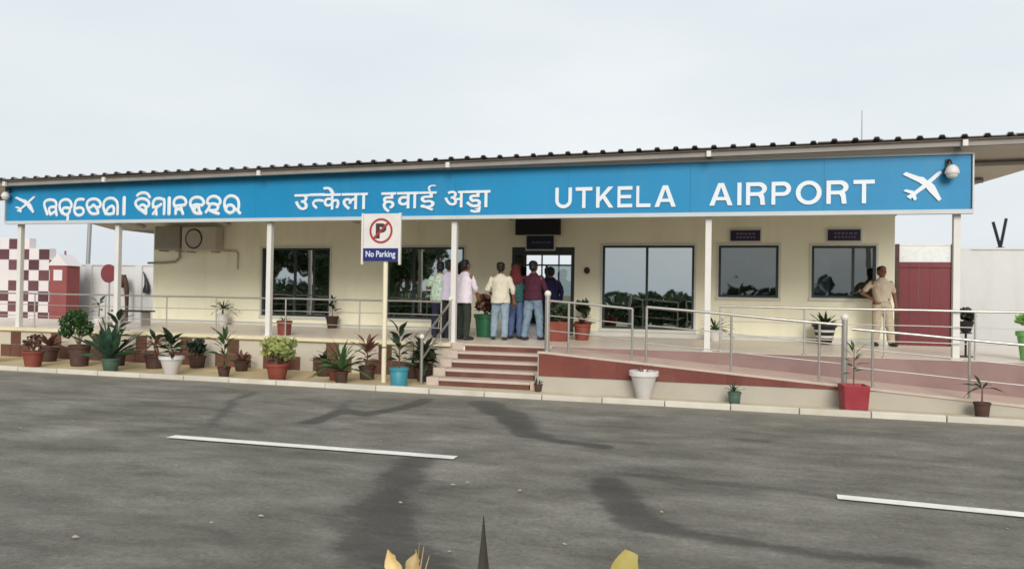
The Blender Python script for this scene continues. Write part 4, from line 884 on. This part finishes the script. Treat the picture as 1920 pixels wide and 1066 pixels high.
mp_ = M('pillar_maroon', L(132, 74, 74), 0.75, 0.12, 2, 0.08, dirt=0.3, dirt_col=L(100, 60, 58))
put('shaft', MB().box(-24.78, -23.98, 23.3, 23.9, -0.04, 2.5), mp_, tw)
put('cap', MB().prism_xz([(-24.85, 2.51), (-23.91, 2.51), (-24.38, 2.95)], 23.25, 23.95), pw, tw)
put('niche', MB().box(-24.58, -24.18, 23.28, 23.298, 1.95, 2.35), pw, tw)
put('finial', MB().tube([(-24.38, 23.6, 2.9), (-24.38, 23.6, 3.08)], 0.035, 6), mp_, tw)
bw = tag(empty('boundary_wall', (-20, 25, 0)), 'white plastered boundary wall behind the left end of the veranda', 'wall')
put('wall', MB().box(-27, -10, 25, 25.2, -0.04, 2.58), white_wall, bw); put('coping', MB().box(-27.05, -10, 24.96, 25.24, 2.582, 2.64), white_wall, bw)
for q in (-24.6, -22.2): put('pier', MB().box(q-0.16, q+0.16, 24.93, 24.998, -0.04, 2.575), white_wall, bw)
tag(put('steel_pole', MB().tube([(-26.75, 27, 0), (-26.55, 27, 6.5)], 0.085, 10), M('pole_grey', (0.3, 0.31, 0.32), 0.5, 0.08, 2, 0.02, metal=0.4), smooth=50), 'grey steel pole rising behind the white boundary wall on the left', 'pole')
ds = tag(empty('round_sign', (-21.42, 22.6, 0)), 'round maroon sign disc on a thin post behind the veranda', 'sign')
put('disc', MB().prism_xz([(-21.42+0.33*math.cos(2*math.pi*i/28), 2.22+0.33*math.sin(2*math.pi*i/28)) for i in range(28)], 22.6, 22.63), maroon_gate, ds)
put('post', MB().tube([(-21.42, 22.66, -0.04), (-21.42, 22.66, 2.3)], 0.03, 8), steel_dark, ds, 50)
l1 = tag(empty('yard_lamp', (-22.5, 24.5, 0)), 'dark hooded lamp with a drooping stem in front of the white wall', 'lamp')
put('hood', MB().loft([(-22.62, 24.5, 1.72, .10, .1), (-22.64, 24.5, 1.85, .22, .16), (-22.62, 24.5, 2.05, .25, .17), (-22.60, 24.5, 2.22, .2, .12)], 12), dark_pot, l1, 50)
put('stem', MB().tube([(-22.42, 24.5, 2.1), (-22.34, 24.5, 1.7), (-22.32, 24.5, 1.2), (-22.31, 24.5, -0.04)], [.07, .09, .07, .03], 8), dark_pot, l1, 50)
l2 = tag(put('wall_lamp', MB().loft([(-21.75, 24.86, 1.52, .13, .1), (-21.75, 24.86, 1.65, .15, .1), (-21.73, 24.86, 1.85, .10, .08), (-21.79, 24.86, 2.1, .05, .05), (-21.9, 24.86, 2.35, .02, .02)], 10), black, smooth=50), 'slim dark teardrop lamp on the white wall by the building corner', 'lamp')
# right side
gt_ = tag(empty('gate', (4.5, 21, 0)), 'maroon sheet metal gate with pale mesh above it, right of the building', 'gate')
for k in range(5):
    put('panel', MB().box(3.96+k*0.232, 3.96+k*0.232+0.226, 21.0+0.008*(k % 2), 21.03+0.008*(k % 2), 0.02, 2.68), maroon_gate, gt_)
for z in (0.5, 1.5, 2.55): put('brace', MB().box(3.95, 5.13, 20.975, 20.998, z, z+0.05), maroon_gate, gt_)
for q in (3.88, 5.12): put('post', MB().box(q, q+0.085, 20.95, 21.05, -0.04, 3.12), dark_pot, gt_)
put('top_sheet', MB().box(3.97, 5.115, 21.0, 21.02, 2.69, 3.08), M('pale_sheet', (0.62, 0.64, 0.65), 0.6, 0.1, 8, 0.1), gt_)
put('top_bar', MB().box(3.97, 5.115, 20.99, 21.03, 3.082, 3.12), steel_dark, gt_)
rw = tag(empty('boundary_wall', (8, 21, 0)), 'white plastered boundary wall right of the maroon gate', 'wall')
put('wall', MB().box(5.22, 22, 21.0, 21.2, -0.04, 2.98), white_wall, rw); put('coping', MB().box(5.21, 22, 20.97, 21.23, 2.982, 3.03), white_wall, rw)
for k in range(5): put('pier', MB().box(5.23+k*3.2, 5.53+k*3.2, 20.94, 20.998, -0.04, 2.978), white_wall, rw)
yb = tag(empty('wire_bracket', (6.22, 21.1, 3.03)), 'dark steel bracket shaped like a V on top of the right boundary wall', 'bracket')
put('arm', MB().tube([(6.2, 21.1, 3.03), (6.32, 21.1, 3.74)], 0.035, 6), black, yb); put('arm', MB().tube([(6.2, 21.1, 3.03), (6.04, 21.1, 3.66)], 0.035, 6), black, yb)
put('foot', MB().box(6.13, 6.27, 21.03, 21.17, 3.031, 3.05), black, yb)

# ================================================================== PEOPLE
def prim_remesh(mb, voxel, smooth_it=3, fold=0.0, seed=0):
    me = mb.mesh('tmp'); o = bpy.data.objects.new('tmp', me); col.objects.link(o)
    rm_ = o.modifiers.new('r', 'REMESH'); rm_.mode = 'VOXEL'; rm_.voxel_size = voxel; rm_.use_smooth_shade = True
    sm_ = o.modifiers.new('s', 'SMOOTH'); sm_.iterations = smooth_it; sm_.factor = 0.5
    out = bpy.data.meshes.new_from_object(o.evaluated_get(bpy.context.evaluated_depsgraph_get()))
    bpy.data.objects.remove(o); bpy.data.meshes.remove(me)
    if fold:
        n = len(out.vertices); co = np.empty(n*3, np.float32); out.vertices.foreach_get('co', co); co = co.reshape(-1, 3)
        nr = np.empty(n*3, np.float32); out.vertices.foreach_get('normal', nr); nr = nr.reshape(-1, 3)
        d = np.array([noise.noise((p[0]*9+seed, p[1]*9, p[2]*5+p[0]*6))+0.5*noise.noise((p[0]*22, p[1]*22+seed, p[2]*13)) for p in co], np.float32)
        co += nr*(d*fold)[:, None]; out.vertices.foreach_set('co', co.ravel())
    out.shade_smooth(); out.update()
    return out
def fabric(name, c, var=0.12, scale=10): return M(name, c, 0.9, var, scale, 0.25, 180, spec=0.15)
def person(label, loc, rz_, H, shirt, trousers, armL, armR, stance=(0.10, 0.0, 0.10, 0.0), sleeve='long', scarf=None, cap=False, seed=0, tuck=False, shoe=shoe_m, eyes=False, hem=0.82, lean=0.0, head_turn=0.0, hair_long=False):
    """faces -Y in its own frame; armL/armR: (elbow, wrist) with x given as distance outwards from the midline"""
    k = H/1.68; e = empty('person', loc, rz_, label=label, cat='person', group='people on the veranda'); e.scale = (1.1, 1.1, 1.0)
    ly = lambda z: -lean*max(0.0, z-0.9)
    P = lambda x, y, z: ((x)*k, (y+ly(z))*k, z*k)
    bdy = MB(); T = lambda pts, rad, mb=bdy: mb.tube([P(*p) for p in pts], [r_*k for r_ in rad], 10, True, 1, 1, True)
    ring = lambda z, rx, ry, cy=0: (0, (cy+ly(z))*k, z*k, rx*k, ry*k)
    bdy.loft([ring(.84,.10,.08), ring(.90,.155,.105), ring(1.02,.135,.098), ring(1.15,.145,.102), ring(1.29,.165,.105), ring(1.36,.13,.085), ring(1.43,.062,.058)], 16)
    T([(0, .005, 1.38), (0, -.01, 1.5)], [.056, .052])
    hc = (0, -.015, 1.575); bdy.ell(P(*hc), (.074*k, .092*k, .112*k), 16, 10); bdy.ell(P(0, -.045, 1.522), (.052*k, .056*k, .052*k))
    T([(0, -.105, 1.585), (0, -.122, 1.555)], [.010, .015]); T([(-.02, -.098, 1.52), (.02, -.098, 1.52)], [.008, .008])
    T([(-.035, -.098, 1.603), (.035, -.098, 1.603)], [.010, .010])
    for s_ in (-1, 1): bdy.ell(P(s_*.077, -.005, 1.57), (.012*k, .022*k, .032*k), 8, 6)
    J = {}
    for s_, (el, wr) in ((-1, armL), (1, armR)):
        sh = (s_*.172, 0.004, 1.338); el = (s_*el[0], el[1], el[2]); wr = (s_*wr[0], wr[1], wr[2]); J[s_] = (sh, el, wr)
        T([sh, el], [.050, .040]); T([el, wr], [.040, .027])
        d = (Vector(wr)-Vector(el)).normalized(); side = Vector((1, 0, 0)) if abs(d.x) < 0.8 else Vector((0, 1, 0))
        wdt = (side-d*side.dot(d)).normalized(); nn = d.cross(wdt)
        W = Vector(wr); pc = W+d*0.05
        T([tuple(W), tuple(W+d*0.03), tuple(W+d*0.075)], [.026, .034, .032])
        for q, ln_ in ((-.027, .062), (-.009, .074), (.010, .070), (.028, .054)):
            b0 = W+d*0.075+wdt*q; b1 = b0+d*ln_*0.55+wdt*q*0.1; b2 = b1+d*ln_*0.4-nn*s_*0.018
            T([tuple(b0-d*0.02), tuple(b0), tuple(b1), tuple(b2)], [.0095, .0095, .009, .008])
        t0 = W+d*0.025-wdt*0.026; t1 = t0+d*0.035-wdt*0.026; t2 = t1+d*0.03-wdt*0.004
        T([tuple(t0), tuple(t1), tuple(t2)], [.012, .011, .009])
    fxL, fyL, fxR, fyR = stance; LG = {}
    for s_, fx, fy in ((-1, fxL, fyL), (1, fxR, fyR)):
        hip = (s_*.085, 0, .90); kn = (s_*(.085+fx)/2, fy*0.5-.025, .49); an = (s_*fx, fy+.015, .085); LG[s_] = (hip, kn, an)
        T([hip, kn], [.088, .056]); T([kn, an], [.054, .038]); T([(an[0], an[1], .045), (an[0]+s_*.02, an[1]-.15, .03)], [.04, .028])
    bo = link('body', prim_remesh(bdy, 0.0085*k, 2), skin_m, e)
    # shirt
    sb = MB(); TS = lambda pts, rad: T(pts, rad, sb)
    g = 0.02 if not tuck else 0.012; z0 = hem if not tuck else 0.93
    sb.loft([ring(z0,.200 if not tuck else .158,.156 if not tuck else .124), ring(.93,.198 if not tuck else .165,.154 if not tuck else .13), ring(1.02,.180 if not tuck else .165,.140 if not tuck else .128), ring(1.15,.172,.132), ring(1.28,.186,.130), ring(1.355,.15,.108), ring(1.40,.10,.082), ring(1.44,.066,.064)], 20)
    for s_ in (-1, 1):
        sh, el, wr = J[s_]; mid = tuple(sh[i]+(el[i]-sh[i])*0.72 for i in range(3))
        if sleeve == 'short': TS([sh, mid], [.054, .058])
        else:
            wq = tuple(el[i]+(wr[i]-el[i])*(0.93 if sleeve == 'long' else 0.35) for i in range(3)); TS([sh, el], [.053, .054]); TS([el, wq], [.054, .042])
    co_ = MB(); co_.tube([P(.062*math.cos(a), .004+.06*math.sin(a), 1.425-0.012*math.sin(a)) for a in [2*math.pi*i/16 for i in range(17)]], .016*k, 6)
    so = link('shirt', prim_remesh(sb, 0.013*k, 3, 0.014, seed), shirt, e); put('collar', co_, shirt, so, 60, True)
    tb = MB(); TT = lambda pts, rad: T(pts, rad, tb)
    tb.loft([ring(.80,.11,.09), ring(.86,.166,.116), ring(.93,.158,.112), ring(.99,.144,.104)], 18)
    for s_ in (-1, 1):
        hip, kn, an = LG[s_]; TT([(hip[0], 0, .86), kn, (an[0], an[1], .10)], [.098, .080, .068])
    link('trousers', prim_remesh(tb, 0.013*k, 3, 0.015, seed+3), trousers, e)
    if tuck: put('belt', MB().loft([ring(.965,.160,.122), ring(.97,.164,.126), ring(1.0,.164,.126), ring(1.005,.158,.12)], 20), dark_pot, e, 40, True)
    for s_ in (-1, 1):
        an = LG[s_][2]
        shb = MB(); T([(an[0], an[1]+.03, .045), (an[0]+s_*.01, an[1]-.06, .042), (an[0]+s_*.022, an[1]-.165, .034)], [.046, .047, .036], shb)
        me_ = prim_remesh(shb, 0.012*k, 2); put_o = link('shoe', me_, shoe, e)
    hb = MB(); hb.ell(P(0, .022, 1.625), (.085*k, .095*k, .082*k), 16, 10); hb.ell(P(0, .045, 1.565), (.079*k, .062*k, .09*k), 14, 8)
    if hair_long: hb.ell(P(0, .055, 1.46), (.075*k, .05*k, .15*k), 14, 8)
    ho = link('hair', prim_remesh(hb, 0.011*k, 2, 0.012, seed+7), hair_m, e)
    if scarf:
        s2 = MB(); s2.ell(P(0, .012, 1.59), (.095*k, .108*k, .12*k), 16, 10); s2.ell(P(0, .03, 1.45), (.12*k, .10*k, .12*k), 16, 8); s2.loft([ring(1.2,.13,.10,.05), ring(1.32,.185,.125,.03), ring(1.42,.13,.10,.02)], 16)
        link('scarf', prim_remesh(s2, 0.014*k, 3, 0.012, seed+9), scarf, e)
    if eyes:
        for s_ in (-1, 1): put('eye', MB().ell(P(s_*.03, -.098, 1.585), (.013*k, .009*k, .008*k), 8, 6), M('eye_dark', (0.02, 0.015, 0.012), 0.3, 0, 3, 0), e, 60, True)
    return e
ARM = ((.25, .03, 1.10), (.26, -.04, .86))               # hanging
FOLD = ((.26, -.02, 1.11), (.10, -.24, 1.12))            # forearm across the front
HIP = ((.36, .06, 1.12), (.17, -.03, .98))               # hand on hip
UPA = ((.25, -.12, 1.16), (.16, -.30, 1.32))             # hand raised in front
pat = fabric('shirt_pale_pattern', L(160, 178, 160), 0.45, 26)
pi = math.pi
person('person in pale green patterned shirt facing the window, half behind the post', (-6.22, 16.05, FLOOR), pi+0.3, 1.66, pat, fabric('trousers_navy', L(44, 46, 62)), ARM, FOLD, stance=(.14, .05, .10, -.04), sleeve='short', seed=1)
person('person in lilac grey shirt and black trousers just left of the pink shirted one', (-5.98, 16.0, FLOOR), pi-0.2, 1.70, fabric('shirt_lilac', L(190, 182, 198), 0.07), fabric('trousers_black', L(44, 40, 42)), ((.25, .03, 1.08), (.24, -.14, .92)), FOLD, stance=(.10, -.08, .13, .06), sleeve='long', seed=2)
person('person in pinkish white untucked shirt and dark trousers seen from behind', (-5.52, 15.62, FLOOR), pi-0.35, 1.69, fabric('shirt_pinkwhite', L(206, 196, 206), 0.06), fabric('trousers_dark', L(48, 54, 48)), ((.26, -.03, 1.10), (.22, -.16, .92)), ((.28, .02, 1.09), (.30, -.08, .86)), stance=(.15, .07, .10, -.05), sleeve='half', hem=.78, seed=3, lean=0.07)
person('person in cream shirt and light blue jeans seen from behind', (-4.80, 15.98, FLOOR), pi+0.15, 1.66, fabric('shirt_cream', L(198, 193, 176), 0.06), fabric('jeans_light', L(132, 149, 164), 0.18, 8), ARM, ((.26, .02, 1.1), (.20, -.18, .98)), stance=(.09, .02, .14, -.09), sleeve='half', hem=.80, seed=4, lean=-.02)
person('person in teal shirt and blue jeans with a maroon head scarf', (-4.62, 16.55, FLOOR), pi-0.1, 1.68, fabric('shirt_teal', L(50, 86, 88), 0.3, 14), fabric('jeans_blue', L(82, 98, 134), 0.14, 8), ARM, FOLD, sleeve='half', scarf=fabric('scarf_maroon', L(98, 46, 48)), seed=5)
person('person in dark maroon shirt and faded blue jeans stepping to the door', (-4.16, 16.32, FLOOR), pi-0.25, 1.70, fabric('shirt_maroon', L(72, 38, 52), 0.15), fabric('jeans_faded', L(112, 130, 146), 0.25, 8), ((.27, -.01, 1.1), (.27, -.12, .88)), UPA, stance=(.11, -.12, .10, .14), sleeve='half', hem=.86, seed=6)
person('person in navy clothes standing in the entrance doorway', (-4.22, 18.25, FLOOR), pi+0.4, 1.64, fabric('shirt_navy', L(36, 36, 64), 0.15), fabric('trousers_navy2', L(30, 32, 48)), ARM, FOLD, sleeve='long', seed=7)
person('person in black top just inside the entrance door', (-4.75, 20.2, FLOOR), 0.3, 1.70, fabric('shirt_blackish', L(34, 34, 40), 0.15), fabric('trousers_grey', L(50, 52, 58)), ARM, UPA, sleeve='long', seed=8)
person('person in khaki uniform with hand on hip under the right window', (3.12, 18.30, FLOOR), 0.25, 1.71, fabric('uniform_khaki', L(182, 168, 150), 0.1), fabric('trousers_khaki', L(176, 163, 142), 0.1), HIP, ARM, stance=(.12, 0, .17, -.06), sleeve='short', tuck=True, seed=9, eyes=True)

# ================================================================== TREES ACROSS THE ROAD (mirrored in the glass)
def tree_meshes(h, rad, seed, n=5200):
    g = np.random.default_rng(seed); tr = MB(); cs = []
    tr.tube([(0, 0, -0.1), (0.05, 0, h*0.2), (-0.05, 0.05, h*0.45), (0.1, 0, h*0.7)], [h*.03, h*.024, h*.016, h*.006], 8)
    for i in range(11):
        a = i*2.4+g.uniform(0, .8); z = h*g.uniform(.28, .62); r_ = rad*g.uniform(.45, .95); zt = min(h*0.96, z+h*g.uniform(.1, .38))
        tip = (math.cos(a)*r_, math.sin(a)*r_, zt); cs.append(tip); cs.append((tip[0]*.6, tip[1]*.6, zt*.9+.1*h))
        tr.tube([(0, 0, z*0.8), (tip[0]*.5, tip[1]*.5, (z+zt)/2), tip], [h*.012, h*.008, h*.003], 5)
    cs.append((0, 0, h*.88))
    V, F = foliage_arrays(n, clump_sampler(cs, (rad*.36, rad*.36, h*.12)), h*.03, 1.7, seed)
    me = tr.mesh('trunk', smooth=60); me.materials.append(bark)
    return me, fast_mesh('crown', V, F, lf_tree)
TM = [tree_meshes(7.5, 2.6, 31), tree_meshes(6.2, 2.4, 32), tree_meshes(8.5, 2.7, 33)]
spots = [(-62,-38,1.0),(-56,-43,1.05),(-51,-37,.95),(-46,-40,1.1),(-41.5,-36,.9),(-37.5,-41,1.05),(-33,-38,.95),(-28.5,-42,.85),(-24,-47,.7),(-68,-44,1.1),(-58,-50,1.35),(-48.5,-49,1.3),(-39,-50,1.35),(-31,-51,1.2)]
words = ['leftmost', 'second', 'third', 'fourth', 'fifth', 'sixth', 'seventh', 'eighth', 'ninth', 'outermost', 'first behind', 'second behind', 'third behind', 'last behind']
for i, (x, y, s_) in enumerate(spots):
    e = empty('roadside_tree', (x, y, -0.05), i*1.3, label='leafy roadside tree mirrored in the dark windows, %s of its row' % words[i], cat='tree', group='trees across the road'); e.scale = (s_,)*3
    a_, b2 = TM[i % 3]; link('trunk', a_, None, e); link('crown', b2, None, e)
hd = tag(empty('hedge', (-34, -11, -0.05)), 'clipped dark hedge across the road mirrored low in the windows', 'hedge')
V, F = foliage_arrays(34000, lambda g, n: np.stack([g.uniform(-32, 32, n), g.uniform(-.7, .7, n), g.uniform(0.05, 1.5, n)+.12*np.sin(np.arange(n))], -1), .2, 1.5, 44)
hf = link('foliage', fast_mesh('foliage', V, F, lf_tree), None, hd); hf['kind'] = 'stuff'
hs_ = MB()
for q in range(40): hs_.tube([(-31.5+q*1.6, 0, -.02), (-31.5+q*1.6, .05, 1.0)], [.03, .012], 5)
put('stem', hs_, bark, hd, None, True)
def wood_sampler(g, n):
    x = g.uniform(-150, 170, n); y = g.uniform(-150, -135, n); top = 3.0+1.6*np.sin(x*.11)+1.2*np.sin(x*.37+1)+.8*np.sin(x*.9)
    return np.stack([x, y, g.uniform(0, 1, n)*np.maximum(top, 1.0)], -1)
V, F = foliage_arrays(9000, wood_sampler, 1.1, 1.5, 41)
tag(link('far_wood', fast_mesh('far_wood', V, F, lf_tree), None), 'low far belt of trees mirrored in the glass', 'trees', kind='stuff')

# ================================================================== FOREGROUND PLANTS ON THE VERGE
def big_leaf(e, mat, base, tip, wid, bend=0.05, fold=0.25, prof=None, ragged=0.0):
    b_, t_ = Vector(base), Vector(tip); d = t_-b_; side = d.cross(Vector((0.15, -1, 0.1))).normalized(); nn = side.cross(d).normalized()
    n = 12; v, f = [], []
    for i in range(n+1):
        q = i/n; wv = wid*(math.sin(math.pi*min(1, q*0.97+.03))**0.7 if not prof else prof(q)); wv = max(wv, 0.002)
        c = b_+d*q+nn*bend*math.sin(math.pi*q)
        jl = 1+ragged*math.sin(i*5.1); jr = 1+ragged*math.sin(i*3.7+2)
        v += [c-side*wv*jl+nn*wv*fold, c-side*wv*.5+nn*wv*fold*.35, c, c+side*wv*.5+nn*wv*fold*.35, c+side*wv*jr+nn*wv*fold]
    for i in range(n):
        for j in range(4): a = i*5+j; f.append((a, a+1, a+6, a+5))
    o = put('leaf', MB().add(v, f), mat, e, 80); return o
e = tag(empty('verge_plant', (-0.45, 2.9, -0.02)), 'broad yellow leaf tip poking up at the bottom edge', 'plant')
put('stem', MB().tube([(-.45, 2.9, -.02), (-.46, 2.95, .3), (-.45, 3.0, .52)], [.012, .009, .006], 6), bark, e)
big_leaf(e, lf_yellow, (-.455, 3.0, .50), (-.362, 3.02, .755), .052, .02, prof=lambda q: (1-abs(2*q-1.15)**2.4/1.2)**0.8 if abs(2*q-1.15) < 1.07 else 0.05, ragged=.06)
big_leaf(e, lf_yellow, (-.455, 3.0, .45), (-.60, 2.93, .58), .05, .02); big_leaf(e, lf_green, (-.455, 3.0, .4), (-.33, 2.9, .52), .05, .02)
e = tag(empty('verge_plant', (-0.94, 2.95, -0.02)), 'dark pointed blade standing upright at the bottom edge', 'plant')
big_leaf(e, lf_black, (-.93, 2.98, -.02), (-.957, 3.0, .84), .036, .01, .3, prof=lambda q: min(1, (1-q)*2.6+0.02))
big_leaf(e, lf_black, (-.95, 2.96, -.02), (-1.06, 2.9, .52), .034, .02, .3, prof=lambda q: min(1, (1-q)*2.6+0.02)); big_leaf(e, lf_black, (-.92, 2.97, -.02), (-.82, 2.95, .50), .034, .02, .3, prof=lambda q: min(1, (1-q)*2.6+0.02))
e = tag(empty('verge_plant', (-1.28, 2.95, -0.02)), 'dried pale curled leaf with thin grass stalks at the bottom edge', 'plant')
put('stem', MB().tube([(-1.27, 2.95, -.02), (-1.28, 2.97, .3), (-1.27, 3.0, .5)], [.01, .008, .005], 6), bark, e)
big_leaf(e, lf_dry, (-1.27, 3.0, .50), (-1.372, 2.99, .665), .036, .03, .7, ragged=.18); big_leaf(e, lf_dry, (-1.27, 3.0, .52), (-1.255, 3.02, .655), .034, .02, .6, ragged=.2); big_leaf(e, lf_dry, (-1.28, 2.98, .48), (-1.16, 3.0, .60), .03, .02, .5, ragged=.2)
for (x, z, dx) in ((-1.235, .705, .02), (-1.215, .69, .035), (-1.25, .675, -.01), (-1.19, .655, .05)):
    put('grass_stalk', MB().tube([(-1.26, 2.98, .3), (x-dx*.6, 3.0, .55), (x, 3.0, z)], [.004, .003, .0012], 5), lf_dry, e, 60)
# loose litter on the asphalt
g = np.random.default_rng(5); mb = MB()
for (x, y) in [(-4.35,4.35),(-3.45,5.2),(-2.6,5.9),(2.05,6.75),(1.2,5.35),(-1.8,4.9),(-0.3,4.75),(0.1,5.0),(-2.4,6.6),(-5.2,6.4),(1.5,9.5),(-0.9,11.4),(-6.9,10.9),(-1.1,5.3)]+[(g.uniform(-9, 4), g.uniform(4.6, 12)) for _ in range(14)]:
    s_ = g.uniform(.010, .026) if y > 6 else g.uniform(.012, .03); a = g.uniform(0, 6.28)
    mb.add([(x+math.cos(a+q)*s_*r_, y+math.sin(a+q)*s_*r_, z) for q, r_, z in ((0, 1.4, .012), (1.6, .8, .012), (3.1, 1.2, .012), (4.7, .7, .012))]+[(x, y, .012+s_*.5)], [(0,1,4),(1,2,4),(2,3,4),(3,0,4),(3,2,1,0)])
tag(put('road_litter', mb, M('litter_pale', L(150, 143, 126), 0.9, 0.2, 20, 0.1)), 'pale grit and bits of litter scattered on the asphalt', 'litter', kind='stuff')
